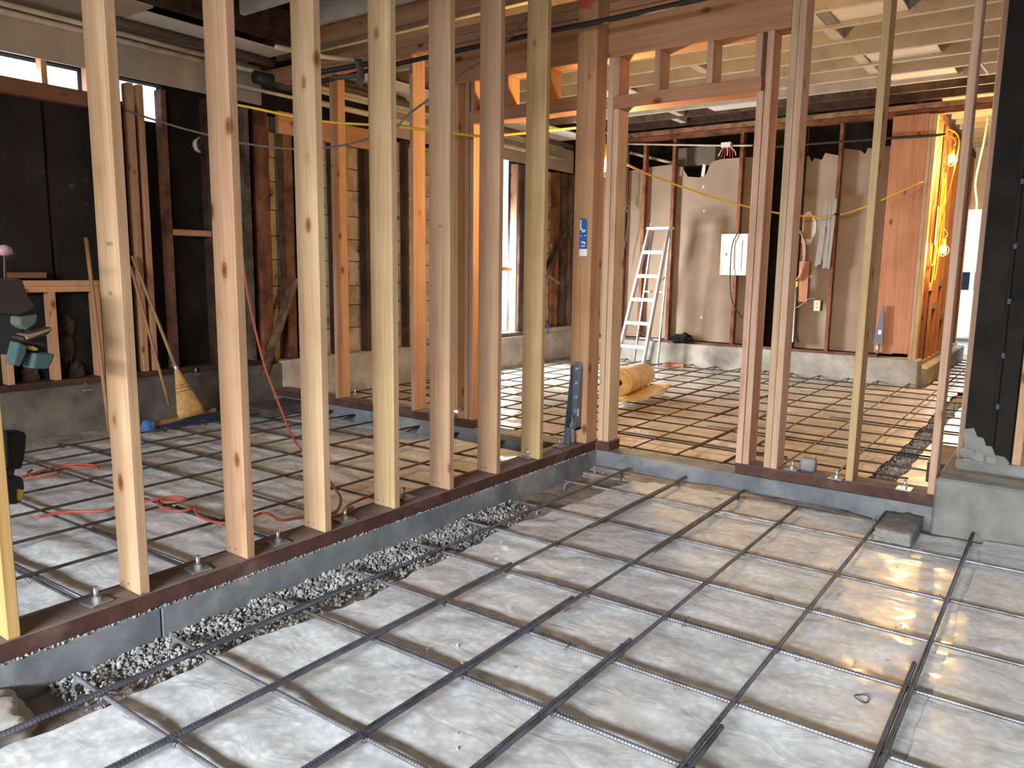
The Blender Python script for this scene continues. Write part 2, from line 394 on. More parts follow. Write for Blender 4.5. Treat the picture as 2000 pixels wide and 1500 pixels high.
struct(box('wall_right_far', (2.45, 2.35, -0.4), (2.55, 12.1, 3.3), mottled('brown_sheathing', (0.14, 0.085, 0.05), (0.25, 0.16, 0.1), 2, 0.9), bev=0))
wb = sroot('wall_back', (0, -7.5, 0), 'front wall with its wide opening behind the viewer')  # unseen wall; lintel set low to keep daylight off the stud tops
for a, b, c, d in ((-3.8, 0.3, -0.4, 3.3), (4.2, 4.35, -0.4, 3.3), (0.3, 4.2, 2.35, 3.3)):
    box('wall_piece', (a, -7.6, c), (b, -7.4, d), WHITEB, wb, bev=0)
we = sroot('wall_end', (1.6, 12.1, 0), 'end wall of the passage with the open door')
for a, b, c, d in ((0.2, 1.02, -0.4, 3.3), (1.4, 2.5, -0.4, 3.3), (1.02, 1.4, 2.15, 3.3)):
    box('wall_piece', (a, 11.0, c), (b, 11.1, d), SIDING, we, bev=0)
# exterior ground
struct(box('floor_outside', (-14, -16, -0.6), (14, 34, -0.45), CONCTAN, bev=0), 'bare ground outside the building')

# ---- ceiling: deck, joists, blocking, patches
ce = sroot('ceiling', (0, 2, 3.25), 'open ceiling of old painted joists')
box('roof_deck', (-3.9, 1.7, 3.27), (4.4, 12.2, 3.37), PAINT, ce, bev=0); box('roof_deck', (-3.9, -7.6, 3.27), (4.4, 1.7, 3.37), OX, ce, (0.05, 0.032, 0.02), bev=0)  # near deck's dark colour paints the shade of open voids between joists
JZ = 3.05
jy = [3.16 + 0.45 * k for k in range(9)] + [2.7, 2.24, 1.8, 1.3, 0.82, 0.36, -0.1, -0.56, -1.02, -1.5, -2.0, -2.5, -3.0, -3.5, -4.0, -4.5, -5.0, -5.5, -6.0, -6.5, -7.0]
for y in jy:
    box('joist', (-3.72 if y > 1.5 else -2.86, y, JZ + random.uniform(-0.006, 0.006)), (4.25 if y < 2.3 else 2.44, y + 0.048, 3.27), PAINT if y < 5.9 else OX, ce, bev=0.003, color=(0.13, 0.09, 0.06) if y < 6.6 else DKW)
for k in range(11): box('joist', (1.1, 7.3 + 0.42 * k, JZ), (2.44, 7.348 + 0.42 * k, 3.27), PAINT, ce, color=BRW)
def block(px, py, i, w=0.05):
    y0 = jy[i] + 0.048; y1 = jy[i] + 0.45; p = Zp(px, py, JZ); box('blocking', (p.x - w / 2, y0, JZ + 0.02), (p.x + w / 2, y1, 3.27), PAINT, ce)
for px, py, i in ((1640, 66, 0), (1640, 66, 0), (1655, 100, 1), (1690, 130, 3), (1270, 205, 6), (1250, 210, 7), (1720, 160, 4), (1330, 120, 2), (1580, 35, 0)): block(px, py, i, 0.09)
def patch(pa, pb, i, t=0.012):
    "pale board let in between two joists"
    y0 = jy[i] + 0.05; y1 = jy[i] + 0.448; a = Zp(*pa, JZ); b = Zp(*pb, JZ)
    box('panel', (a.x, y0, JZ + 0.03), (b.x, y1, JZ + 0.045), PANEL, ce, bev=0)
patch((1610, 20), (1760, 5), 0); patch((1695, 120), (1830, 95), 3); patch((1750, 172), (1870, 150), 5)
patch((1300, 160), (1385, 148), 4); patch((1380, 215), (1470, 200), 6); patch((960, 120), (1060, 110), 3)
# soffit of pale board along the tar paper wall
box('panel', (-3.66, -4.5, 2.93), (-2.9, 0.15, 2.945), WHITEB, ce, bev=0)
box('panel', (-3.66, 0.15, 2.93), (-3.05, 1.42, 2.945), PANEL, ce, bev=0)
box('panel', (-3.66, 1.75, 2.93), (-3.0, 6.4, 2.945), PANEL, ce, bev=0)
box('ledger', (-2.92, -4.5, 2.95), (-2.86, 1.45, 3.2), OY, ce, DKW)
box('rim_board', (-3.6, 1.5, 2.985), (1.14, 1.54, 3.12), WX, ce, color=ORNG)

# ---- side wall: tar paper, studs, rail, planks
def lstud(px, py, w=0.04, col=REDW, z0=0.235, z1=2.54, mat=OZ, x=-3.56, d=0.1):
    p = Yp(px, py, x); return box('stud', (x - d, p.y - w / 2, z0), (x, p.y + w / 2, z1), mat, wl, col)
tp = [(-7.4, -1.9), (-1.86, -1.0), (-0.97, -0.3), (-0.28, 0.38), (0.4, 0.66), (0.68, 1.02), (1.04, 1.5)]
for a, b in tp:
    n = 8; V = []; F = []
    top = 2.4 if b < 0.4 else (2.29 if a < 0.6 else 2.54)
    for j in range(25):
        for i in range(n + 1):
            y = a + (b - a) * i / n; z = 0.2 + (top - 0.2) * j / 24 + (0.02 * fbm(y, 3, 6) if j == 24 else 0)
            V.append((SHX + 0.025 + 0.022 * fbm(y, z, 2.6, 4), y, z))
    for j in range(24):
        for i in range(n): k = j * (n + 1) + i; F.append((k, k + 1, k + n + 2, k + n + 1))
    geo('tar_paper', V, F, TAR, wl, True)
# header below the slot windows, slot posts, pale board above
box('header', (-3.66, -2.3, 2.305), (-3.57, 0.2, 2.415), WY, wl, BRW)
for px, py in ((84, 140), (172, 150)):
    p = Yp(px, py, -3.6); box('slot_post', (-3.66, p.y - 0.02, 2.415), (-3.58, p.y + 0.02, 2.6), WZ, wl, ORNG)
box('fascia_board', (-3.57, -7.5, 2.575), (-3.55, 1.5, 2.86), WHITEB, wl, bev=0)
box('fascia_board', (-3.57, 2.9, 2.54), (-3.55, 6.85, 2.86), WHITEB, wl, bev=0)
box('header', (-3.6, 1.68, 2.36), (-3.55, 2.88, 2.56), WY, wl, ORNG)
lstud(268, 400, 0.045, ORNG, mat=WZ); lstud(287, 400, 0.042, ORNG, mat=WZ); lstud(240, 400, 0.04, REDW)
lstud(330, 400, 0.045, BRW); lstud(413, 400, 0.04, DKW); lstud(488, 400, 0.035, (0.16, 0.12, 0.09)); lstud(517, 400, 0.11, REDW); lstud(565, 400, 0.1, BRW)
lstud(660, 600, 0.05, DKW); lstud(588, 400, 0.08, DKW)
for a, b in (((30, 548), (205, 548)), ((30, 560), (205, 560))):
    z = Yp(*a, -3.56).z; box('rail', (-3.66, -1.3, z - 0.042), (-3.56, -0.02, z), WY, wl, ORNG)
for px in (15, 108, 195): p = Yp(px, 650, -3.56); box('cripple', (-3.66, p.y - 0.021, 0.235), (-3.56, p.y + 0.021, Yp(100, 570, -3.56).z), WZ, wl, ORNG)
p = Yp(375, 455, -3.56); box('noggin', (-3.66, Yp(335, 455, -3.56).y, p.z - 0.025), (-3.56, Yp(415, 455, -3.56).y, p.z + 0.025), WY, wl, ORNG)
beam('brace', Yp(513, 732, -3.52), Yp(576, 545, -3.52), 0.09, 0.04, OZ, wl, (0.22, 0.14, 0.085))
box('sill_plate', (-3.68, -4.5, 0.23), (-3.55, 1.5, 0.275), OY, wl, DKW)
# shadow-side vent hole
p = Yp(391, 284, -3.69); cyl('vent_collar', p + Vector((-0.05, 0, 0)), p + Vector((0.03, 0, 0)), 0.062, PIPEG, wl, 16); cyl('vent_mouth', p + Vector((0.0, 0, 0)), p + Vector((0.032, 0, 0)), 0.056, BLACKC, wl, 16); tube('vent_rim', [p + Vector((0.035, 0.06 * math.cos(a), 0.066 * math.sin(a))) for a in [2 * math.pi * k / 16 for k in range(17)]], 0.006, IVORY, wl, sides=6, n=2)
# planks beyond the cross wall, each a board
def planks(y0, y1, z0, z1, h=0.235):
    z = z0
    while z < z1 - 0.03:
        hh = min(h * random.uniform(0.85, 1.2), z1 - z); dx = random.uniform(-0.006, 0.01)
        box('plank', (-3.72, y0, z), (-3.69 + dx, y1, z + hh - 0.006), PLANK, wl, bev=0.004); z += hh
planks(1.66, 2.86, 0.25, 2.53); planks(2.87, 4.36, 0.25, 2.53); planks(5.7, 6.9, 0.25, 2.53, 0.17)
for px, w, c in ((722, 0.1, DKW), (797, 0.04, DKW), (878, 0.05, DKW)): lstud(px, 500, w, c)
for y0, y1, c in ((4.36, 4.41, ORNG), (5.46, 5.5, ORNG), (5.56, 5.7, (0.1, 0.07, 0.05)), (6.0, 6.05, REDW), (6.45, 6.52, REDW), (6.62, 6.72, (0.12, 0.085, 0.06)), (6.8, 6.9, (0.2, 0.15, 0.11))):
    box('stud', (-3.66, y0, 0.25), (-3.56, y1, 2.52), OZ if c != ORNG else WZ, wl, c)
box('sill_plate', (-3.75, 4.36, 0.25), (-3.52, 5.7, 0.3), OY, wl, (0.2, 0.16, 0.12))
box('mullion', (-3.68, 4.41, 1.12), (-3.62, 5.5, 1.17), WY, wl, YELW)
beam('brace', (-3.53, 6.05, 1.0), (-3.53, 6.6, 1.7), 0.1, 0.03, OZ, wl, (0.12, 0.085, 0.06)); beam('brace', (-3.53, 6.05, 1.12), (-3.53, 6.5, 0.95), 0.03, 0.03, OZ, wl, (0.3, 0.22, 0.16))
box('foundation_ledge', (-3.58, 5.72, 0.25), (-3.5, 6.9, 0.32), CONCTAN, wl, bev=0.01)

# ---- far wall: studs, plates, torn drywall
FY = 6.98
for z0, z1 in ((2.92, 2.985), (2.99, 3.05)): box('top_plate', (-3.5, FY, z0), (2.44, FY + 0.09, z1), OX, wf, ORNG if z1 > 3 else REDW)
box('sole_plate', (-3.5, FY, 0.16), (0.7, FY + 0.09, 0.19), OX, wf, (0.2, 0.09, 0.06))
def fstud(px, w=0.04, col=REDW, d=0.09): p = X(px, 500, FY); box('stud', (p.x - w / 2, FY, 0.19), (p.x + w / 2, FY + d, 2.92), OZ, wf, col)
for px, w, c in ((1215, 0.04, REDW), (1252, 0.045, (0.36, 0.15, 0.075)), (1308, 0.045, (0.36, 0.15, 0.075)), (1437, 0.045, REDW), (1545, 0.045, (0.36, 0.15, 0.075)), (1626, 0.04, REDW), (1697, 0.04, REDW)): fstud(px, w, c)
box('corner_stud', (-0.55, FY + 0.0, 0.16), (-0.3, FY + 0.12, 2.92), OZ, wf, DKW)
def drywall(pa, pb, tops, z0=0.2):
    xa = X(pa, 500, FY + 0.1).x; xb = X(pb, 500, FY + 0.1).x; pts = [(xa, z0), (xb, z0)]
    pts += [(xb + (xa - xb) * t, z) for t, z in tops]
    prism('drywall_panel', pts, 'y', FY + 0.092, FY + 0.106, GYPB, wf)
drywall(1150, 1254, [(0, 2.56), (0.5, 2.55), (1, 2.56)]); drywall(1256, 1310, [(0, 2.6), (1, 2.58)])
drywall(1312, 1440, [(0, 2.62), (0.3, 2.62), (0.42, 2.6), (0.47, 2.56), (0.52, 2.44), (0.62, 2.4), (0.8, 2.42), (0.86, 2.5), (0.88, 2.56), (1, 2.56)])
drywall(1442, 1500, [(0, 2.6), (1, 2.62)]); drywall(1530, 1628, [(0, 2.55), (0.3, 2.6), (0.36, 2.52), (0.5, 2.55), (0.55, 2.5), (0.62, 2.58), (0.8, 2.56), (1, 2.6)])
drywall(1630, 1700, [(0, 2.6), (0.3, 2.62), (0.36, 2.55), (0.5, 2.6), (1, 2.64)]); drywall(1702, 1760, [(0, 2.64), (1, 2.62)])
# torn gypsum edges
for (px, py, w, h) in ((1330, 334, 0.05, 0.12), (1374, 332, 0.06, 0.16)):
    p = X(px, py, FY + 0.085); prism('torn_gypsum', [(p.x - w / 2, p.z - h / 2), (p.x + w * 0.3, p.z - h * 0.55), (p.x + w / 2, p.z + h * 0.4), (p.x - w * 0.2, p.z + h / 2)], 'y', FY + 0.08, FY + 0.092, GYPW, wf)
# hole torn in the drywall, gypsum rim around bare wood
p = X(1576, 446, FY + 0.088); rim = []
for k in range(18):
    a = 2 * math.pi * k / 18; r = 1 + 0.18 * noise.noise(Vector((math.cos(a) * 2, math.sin(a) * 2, 3))); rim.append((p.x + math.cos(a) * 0.11 * r, p.z + math.sin(a) * 0.2 * r))
prism('torn_gypsum', rim, 'y', FY + 0.086, FY + 0.092, GYPW, wf)
box('wood_backing', (p.x - 0.035, FY + 0.078, p.z - 0.13), (p.x + 0.055, FY + 0.086, p.z + 0.14), WZ, wf, ORNG)
for px, py in ((1374, 365), (1270, 438), (1375, 412), (1370, 620), (1575, 590), (1583, 540)):
    q = X(px, py, FY + 0.09); prism('torn_gypsum', [(q.x - 0.012, q.z - 0.02), (q.x + 0.012, q.z - 0.012), (q.x + 0.008, q.z + 0.02), (q.x - 0.01, q.z + 0.014)], 'y', FY + 0.088, FY + 0.092, GYPW, wf)
# wide pink board beside the passage and its post
a = X(1745, 232, FY - 0.02); b = X(1808, 232, FY - 0.02); zb = X(1750, 690, FY - 0.02).z
box('shear_board', (a.x, FY - 0.03, zb), (b.x + 0.04, FY, 2.93), WZ, wf, (0.5, 0.24, 0.135)); 
box('king_stud', (b.x + 0.042, FY - 0.03, 0.16), (b.x + 0.08, FY + 0.11, 2.92), WZ, wf, PALE); box('king_stud', (b.x + 0.082, FY - 0.03, 0.16), (b.x + 0.12, FY + 0.11, 2.92), WZ, wf, YELW)
KX = b.x + 0.12

# ---- passage wall beyond, studs lit by the work lamp
wp = sroot('wall_passage', (1.1, 9, 0), 'open stud wall of the lit passage')
struct(box('trim_9', (0.7, 7.2, -0.4), (KX + 0.1, 11.0, 0.05), CONCTAN, bev=0.01))
box('sole_plate', (KX - 0.1, 7.1, 0.05), (KX, 11.0, 0.1), WY, wp, YELW)
for k in range(9): y = 7.45 + 0.41 * k; box('stud', (KX - 0.1, y, 0.1), (KX, y + 0.038, 2.92), WZ, wp, (0.3, 0.13, 0.055))
for k, (y, z) in enumerate(((7.5, 0.95), (7.9, 0.72), (8.3, 1.0), (8.72, 0.55))): box('noggin', (KX - 0.095, y, z), (KX - 0.005, y + 0.37, z + 0.1), WY, wp, YELW)
box('drywall_panel', (KX - 0.13, 7.2, 0.1), (KX - 0.11, 11.0, 2.9), DIMPANEL, wp, bev=0)  # drywall coloured dark brown to paint in the dim interior behind the studs
box('top_plate', (KX - 0.1, 7.1, 2.92), (KX, 11.0, 3.0), OY, wp, BRW)
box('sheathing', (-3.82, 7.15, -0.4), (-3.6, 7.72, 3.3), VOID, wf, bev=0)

# ================================================================== FRAMED WALLS
SY = [-2.089, -1.676, -1.245, -0.854, -0.430, -0.028, 0.375, 0.807]
SCOL = [(0.5, 0.33, 0.14), (0.49, 0.335, 0.22), (0.47, 0.3, 0.2), (0.52, 0.37, 0.245), (0.53, 0.385, 0.235), (0.47, 0.31, 0.215), (0.45, 0.29, 0.2), (0.5, 0.355, 0.195)]
sw = thing('stud_wall', 'long row of pale fir studs bolted down on a dark red sill', 'stud wall', (-0.07, -0.4, -0.064))
STUDS = []
for y, c in zip(SY, SCOL):
    o = box('stud', (-0.14, y, 0), (0, y + 0.038, 3.0), WZ, sw, (c[0] * 0.97, c[1] * 0.93, c[2] * 0.83), 0.003)
    STUDS.append(o)
    for zz, xs in ((0.022, (-0.11, -0.075)),):
        for xx in xs: box('nail_hole', (xx - 0.003, y - 0.0006, zz), (xx + 0.003, y + 0.002, zz + 0.007), DARKPRINT, o, bev=0)
for i, px, py, n in ((1, 213, 476, 4), (1, 216, 573, 3), (5, 861, 442, 3)):   # faint lumber stamps
    p = X(px, py, SY[i] - 0.0005)
    for k in range(n): box('stamp_mark', (p.x - 0.016 + 0.01 * k, p.y - 0.0004, p.z - 0.006), (p.x - 0.011 + 0.01 * k + 0.002 * (k % 2), p.y + 0.0004, p.z + 0.006), INK, STUDS[i], bev=0)
sp = box('sole_plate', (-0.142, -2.6, -0.064), (0.0, 1.498, 0), TREAT, sw, bev=0.003)
box('top_plate', (-0.14, -2.6, 3.0), (0, 1.5, 3.05), WY, sw, PALE)
post = box('post', (-0.14, 1.36, 0), (0, 1.5, 3.02), WZ, sw, (0.47, 0.265, 0.14), 0.004)
q = X(1128, 10, 1.36)
prism('red_paint_mark', [(-0.138, 2.76), (-0.06, 2.74), (-0.03, 2.78), (-0.002, 2.79), (-0.002, 3.0), (-0.138, 3.0)], 'y', 1.3585, 1.361, REDPAINT, post)['label'] = 'smear of red spray paint'
# printed tag stapled on the post
tagp = prism('product_tag', [(-0.089, 1.275), (-0.032, 1.28), (-0.034, 1.458), (-0.05, 1.472), (-0.089, 1.475)], 'y', 1.3572, 1.3598, BLUEP, post); tagp['label'] = 'narrow blue printed tag with a white foot'
box('white_strip', (-0.087, 1.3562, 1.235), (-0.031, 1.3598, 1.28), PRINT, tagp, bev=0)
for k in range(6): # worn upright white lettering along one edge
    z = 1.462 - 0.0105 * k; w = (0.013, 0.009, 0.011, 0.009, 0.012, 0.02)[k]
    box('lettering', (-0.087, 1.3565, z - 0.0085), (-0.087 + w, 1.3574, z), PRINT, tagp, bev=0)
for x0, z0, w, h in ((-0.075, 1.395, 0.03, 0.006), (-0.071, 1.386, 0.022, 0.007), (-0.08, 1.36, 0.01, 0.006), (-0.052, 1.362, 0.013, 0.005), (-0.076, 1.318, 0.016, 0.012), (-0.058, 1.312, 0.013, 0.013), (-0.078, 1.3, 0.035, 0.003), (-0.078, 1.294, 0.03, 0.003)):
    box('lettering', (x0, 1.3565, z0), (x0 + w, 1.3574, z0 + h), PRINT, tagp, bev=0)
# square plate washers with anchor bolts
def hexn(name, p, r, h, parent, ax=2, mat=GALV):
    d = Vector((0, 0, h)) if ax == 2 else Vector((0, -h, 0)); return cyl(name, p, p + d, r, mat, parent, 6)
def anchor(p, parent, tilt=0.0, s=0.038, col=None):
    w = box('anchor_bolt', (p.x - s, p.y - s, p.z), (p.x + s, p.y + s, p.z + 0.007), GALV, parent, bev=0.001); w.rotation_euler = (0, 0, tilt)
    hexn('nut', Vector((p.x, p.y, p.z + 0.007)), 0.014, 0.013, w); cyl('bolt', Vector((p.x, p.y, p.z + 0.007)), Vector((p.x, p.y, p.z + 0.055)), 0.008, GALV, w, 10)
for px, py in ((188, 1176), (387, 1112), (543, 1060), (674, 1016), (791, 972), (1031, 893), (1093, 872)):
    anchor(Zp(px, py, 0.001), sw, random.uniform(-0.15, 0.15))
# hold-down bracket bolted to the post
hd = prism('hold_down', [(-0.112, 0.1), (-0.04, 0.1), (-0.036, 0.5), (-0.046, 0.545), (-0.1, 0.545), (-0.11, 0.5)], 'y', 1.356, 1.3595, PAINTSTEEL, sw); hd['label'] = 'tapered grey steel hold-down bracket with hex bolts'
prism('flange', [(1.2745, 0.1), (1.2745, 0.14), (1.335, 0.5), (1.357, 0.53), (1.357, 0.1)], 'x', -0.115, -0.111, PAINTSTEEL, hd)
prism('flange', [(1.2745, 0.1), (1.2745, 0.14), (1.335, 0.5), (1.357, 0.53), (1.357, 0.1)], 'x', -0.042, -0.038, PAINTSTEEL, hd)
prism('seat', [(1.27, 0.1), (1.27, 0.112), (1.357, 0.112), (1.357, 0.1)], 'x', -0.115, -0.038, PAINTSTEEL, hd)
prism('toe', [(1.268, 0.0), (1.272, 0.112), (1.276, 0.112), (1.274, 0.0)], 'x', -0.115, -0.07, PAINTSTEEL, hd)
for z in (0.5, 0.405, 0.31, 0.215):
    b = cyl('bolt_washer', Vector((-0.075, 1.3565, z)), Vector((-0.075, 1.352, z)), 0.021, GALV, hd, 16); hexn('nut', Vector((-0.075, 1.352, z)), 0.017, 0.014, b, 1); cyl('bolt_end', Vector((-0.075, 1.34, z)), Vector((-0.075, 1.328, z)), 0.008, GALV, b, 10)
rod = cyl('threaded_rod', Vector((-0.077, 1.31, 0.0)), Vector((-0.077, 1.31, 0.19)), 0.011, GALV, hd, 12); hexn('rod_nut', Vector((-0.077, 1.31, 0.112)), 0.022, 0.03, rod); hexn('coupler', Vector((-0.077, 1.31, 0.01)), 0.018, 0.06, rod)
box('paper_tag', (-0.0379, 1.3, 0.19), (-0.0372, 1.32, 0.24), PRINT, hd, bev=0)

# cross wall with two doorways
cw = thing('cross_wall', 'framed cross wall with two doorways under a deep header', 'stud wall', (-0.5, 1.57, -0.064))
Y0, Y1 = 1.5, 1.64
def cstud(name, x, z0, z1, c, w=0.038): return box(name, (x, Y0, z0), (x + w, Y1, z1), WZ, cw, c, 0.003)
for a, b in ((-3.5, -1.075), (0.002, 0.1), (0.968, 2.04)): box('sole_plate', (a, Y0 - 0.002, -0.064), (b, Y1 + 0.01, 0), TREAT, cw, bev=0.003)
for x, c in ((-3.05, BRW), (-2.64, ORNG), (-1.727, PINKW), (-2.18, ORNG)): cstud('stud', x, 0, 2.75, c)
cstud('king_stud', -1.275, 0.06, 2.475, (0.55, 0.35, 0.18)); cstud('stud', -1.172, 0, 2.475, PINKW); cstud('trimmer', -1.128, 0, 2.18, PINKW)
box('block', (-1.236, Y0, 0), (-1.174, Y1, 0.06), WX, cw, ORNG)
box('door_header', (-1.13, Y0, 2.18), (-0.14, Y1, 2.27), WX, cw, (0.5, 0.27, 0.16)); box('door_header', (0.045, Y0, 2.159), (0.99, Y1, 2.238), WX, cw, (0.45, 0.22, 0.125))
for x in (-0.823, -0.47, -1.12): cstud('cripple', x, 2.27, 2.475, ORNG)
for x in (0.045, 0.325, 0.66, 0.945): cstud('cripple', x, 2.238, 2.475, PINKW)
cstud('king_stud', 0.008, 0, 2.475, (0.6, 0.41, 0.28)); cstud('trimmer', 0.05, 0, 2.159, (0.6, 0.43, 0.28))
cstud('trimmer', 0.968, 0, 2.159, (0.56, 0.35, 0.245)); cstud('stud', 1.01, 0, 2.475, (0.55, 0.33, 0.23))
cstud('stud', 1.138, 0, 3.02, PALE); cstud('stud', 1.178, 0, 3.02, (0.57, 0.37, 0.26))
cstud('stud', 1.597, 0, 3.02, YELW); cstud('stud', 2.005, 0, 3.02, (0.56, 0.36, 0.25), 0.035)
box('header_beam', (-1.275, Y0 + 0.004, 2.475), (1.136, Y1 - 0.004, 2.75), WX, cw, (0.46, 0.24, 0.125), 0.004)
for z in (2.752, 2.808): box('top_plate', (-3.5, Y0, z), (1.136, Y1, z + 0.054), WX, cw, (0.42, 0.24, 0.14) if z < 2.8 else (0.4, 0.22, 0.12))
for px, py in ((1545, 918), (1632, 936), (1765, 957), (830, 795), (690, 772)): anchor(Zp(px, py, 0.001) + Vector((0, 0.02, 0)), cw, random.uniform(-0.1, 0.1))

# studs and clad post on the footing
bp = thing('clad_post', 'wide black membrane-clad post standing on the concrete footing', 'post', (2.25, 1.85, 0.165))
box('cladding', (2.125, 1.75, 0.165), (2.262, 1.95, 3.06), BLACKP, bp, bev=0.004); box('cladding', (2.266, 1.742, 0.165), (2.345, 1.95, 3.06), BLACKP, bp, bev=0.004)
box('batten', (2.246, 1.744, 0.2), (2.264, 1.75, 3.0), BLACKP, bp, bev=0.001)
for z in (0.45, 0.72, 1.0, 1.28, 1.6): box('clip', (2.255, 1.736, z), (2.272, 1.744, z + 0.03), WIREM, bp, bev=0.002)
tag(box('upright_stud', (2.07, 2.08, 0.06), (2.108, 2.22, 3.05), WZ, None, (0.6, 0.4, 0.28), 0.003), 'pale pinkish stud standing close beside the black clad post', 'stud')
tag(box('sill_block', (1.93, 2.02, -0.064), (2.125, 2.6, 0.058), TREAT, None, None, 0.004), 'short dark red sill piece under the pinkish stud', 'timber block')
tag(box('corner_stud', (2.352, 1.745, 0.165), (2.39, 1.88, 3.05), WZ, None, (0.57, 0.34, 0.2), 0.003), 'orange toned stud on the footing past the black post', 'stud')
mo = thing('mortar_lump', 'rough grey mortar lump at the foot of the black post', 'mortar', (2.18, 1.74, 0.165))
MP = [X(px, py, 1.735) for px, py in ((1884, 838), (1903, 836), (1909, 852), (1922, 856), (1926, 870), (1938, 872), (1944, 888), (1962, 892), (1972, 904), (1966, 913), (1882, 911))]
prism('mortar', [(p.x, p.z) for p in MP], 'y', 1.722, 1.745, FOOT, mo)
for k, (x, z, r) in enumerate(((2.15, 0.2, 0.035), (2.2, 0.19, 0.03), (2.26, 0.18, 0.025))): lump('mortar', (x, 1.725, z), (r, 0.012, r * 0.8), FOOT, mo, 4, 0.35, k + 2, 3.0, 0.7)

# ================================================================== FLOOR COVERINGS
def za(x, y): return ZF + 0.006 + 0.011 * fbm(x, y, 2.2, 1) + 0.006 * fbm(x, y, 7, 3)
pa = sheet_mesh('plastic_sheet', 0.3, 4.0, -4.3, 1.36, 170, 250, za, POLY, None, lambda y: (0.31 + 0.045 * fbm(y, 0, 2.0, 5) + 0.02 * fbm(y, 9, 7, 2) + 0.04 * max(0, y), 4.2))
tag(pa, 'glossy grey plastic sheet spread under the nearest rebar grid', 'plastic sheet')
po = sheet_mesh('plastic_sheet', 2.28, 4.2, -4.2, 1.4, 60, 180, lambda x, y: za(x, y) + 0.006 + 0.005 * max(0, fbm(x, y, 5, 15)), POLY, None, lambda y: (2.29 + 0.03 * fbm(y, 3, 1.5, 17), 4.2))
tag(po, 'second grey plastic sheet overlapping the first near the footing', 'plastic sheet')
def zb(x, y): return ZF + 0.012 + 0.014 * fbm(x, y, 1.8, 11) + 0.016 * abs(fbm(x * 0.6, y * 1.6, 2.4, 7)) + 0.03 * max(0, 1 - abs(x + 0.42) / 0.18) * max(0, fbm(y, 2, 2.2, 6))
pb = sheet_mesh('plastic_sheet', -3.1, -0.2, -4.3, 1.44, 150, 260, zb, POLY, None, lambda y: (-3.2 + 0.1 * fbm(y, 4, 1.5, 2), -0.22 + 0.05 * fbm(y, 7, 2.5, 8)))
tag(pb, 'wrinkled white plastic sheet spread behind the row of pale studs', 'plastic sheet')
def zc(x, y): return ZF + 0.006 + 0.01 * fbm(x, y, 2.0, 21) + 0.006 * fbm(x, y, 6, 3)
pc = sheet_mesh('plastic_sheet', -3.4, 1.6, 1.7, 6.9, 160, 170, zc, POLYTAN, None, lambda y: (-3.45, 1.58 + 0.03 * fbm(y, 1, 3, 2)))
tag(pc, 'tan toned plastic sheet covering the far room floor', 'plastic sheet')
pdn = sheet_mesh('plastic_sheet', 1.7, 2.4, 1.72, 6.4, 30, 150, lambda x, y: ZF + 0.004 + 0.006 * fbm(x, y, 3, 31), POLY, None, lambda y: (1.73 + 0.03 * fbm(y, 5, 3, 4), 2.42))
tag(pdn, 'narrow white plastic strip beyond the gravel gap', 'plastic sheet')
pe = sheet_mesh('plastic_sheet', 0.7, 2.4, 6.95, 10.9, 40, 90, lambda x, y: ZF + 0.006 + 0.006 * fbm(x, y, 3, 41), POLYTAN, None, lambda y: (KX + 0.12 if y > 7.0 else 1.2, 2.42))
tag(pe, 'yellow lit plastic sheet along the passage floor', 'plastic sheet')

# loose stones
def stones(name, n, fn, rmin, rmax, label, mat=GRAVEL, seed=1):
    rs = np.random.RandomState(seed); ico = bmesh.new(); bmesh.ops.create_icosphere(ico, subdivisions=1, radius=1)
    bv = np.array([v.co[:] for v in ico.verts]); bf = np.array([[v.index for v in f.verts] for f in ico.faces]); ico.free()
    V = []; F = []; k = 0
    for i in range(n):
        p = fn(rs)
        if p is None: continue
        r = rmin + (rmax - rmin) * rs.rand() ** 2.2
        v = bv * (r * (0.65 + 0.6 * rs.rand(3))) * (0.8 + 0.4 * rs.rand(len(bv), 1))
        a = rs.rand() * 6.28; ca, sa = math.cos(a), math.sin(a); v = v @ np.array([[ca, sa, 0], [-sa, ca, 0], [0, 0, 1]])
        V.append(v + np.array(p)); F.append(bf + k); k += len(bv)
    V = np.concatenate(V); F = np.concatenate(F)
    me = mesh(name, V.tolist(), F.tolist()); me.materials.append(mat)
    o = bpy.data.objects.new(name, me); COL.objects.link(o); o['kind'] = 'stuff'; o['label'] = label; o['category'] = 'gravel'
    return o
def g_near(rs):
    y = -2.0 + 2.6 * rs.rand(); x = 0.014 + abs(rs.randn()) * 0.13
    if x > 0.36 or (y > -0.2 and rs.rand() < (y + 0.2) * 1.3) or (y < -1.8 and rs.rand() < 0.6): return None
    h = 0.032 * max(0, 1 - x / 0.22) * (0.55 + 0.6 * fbm(y, 0, 2.5, 3)) ; return (x, y, ZF - 0.022 + max(0, h) * rs.rand() ** 0.4 + 0.01 * rs.rand())
stones('gravel', 8000, g_near, 0.003, 0.0105, 'crushed grey gravel banked against the curb of the stud wall')
def g_gap(rs):
    y = 1.75 + 4.6 * rs.rand(); x = 1.66 + 0.055 * rs.randn(); return (x, y, ZF - 0.015 + 0.012 * rs.rand())
stones('gravel', 3200, g_gap, 0.003, 0.011, 'dark gravel strip between two plastic sheets in the far room', seed=2)
def g_corner(rs):
    if rs.rand() < 0.7: return (0.05 + 1.9 * rs.rand(), 1.47 - abs(rs.randn()) * 0.05, ZF - 0.01 + 0.014 * rs.rand())
    return (0.013 - 0.01 * rs.rand(), -2.3 + 3.7 * rs.rand(), -0.063)
stones('gravel', 1500, g_corner, 0.002, 0.007, 'fine rubble crumbs along the foot of the cross wall curb', seed=3)
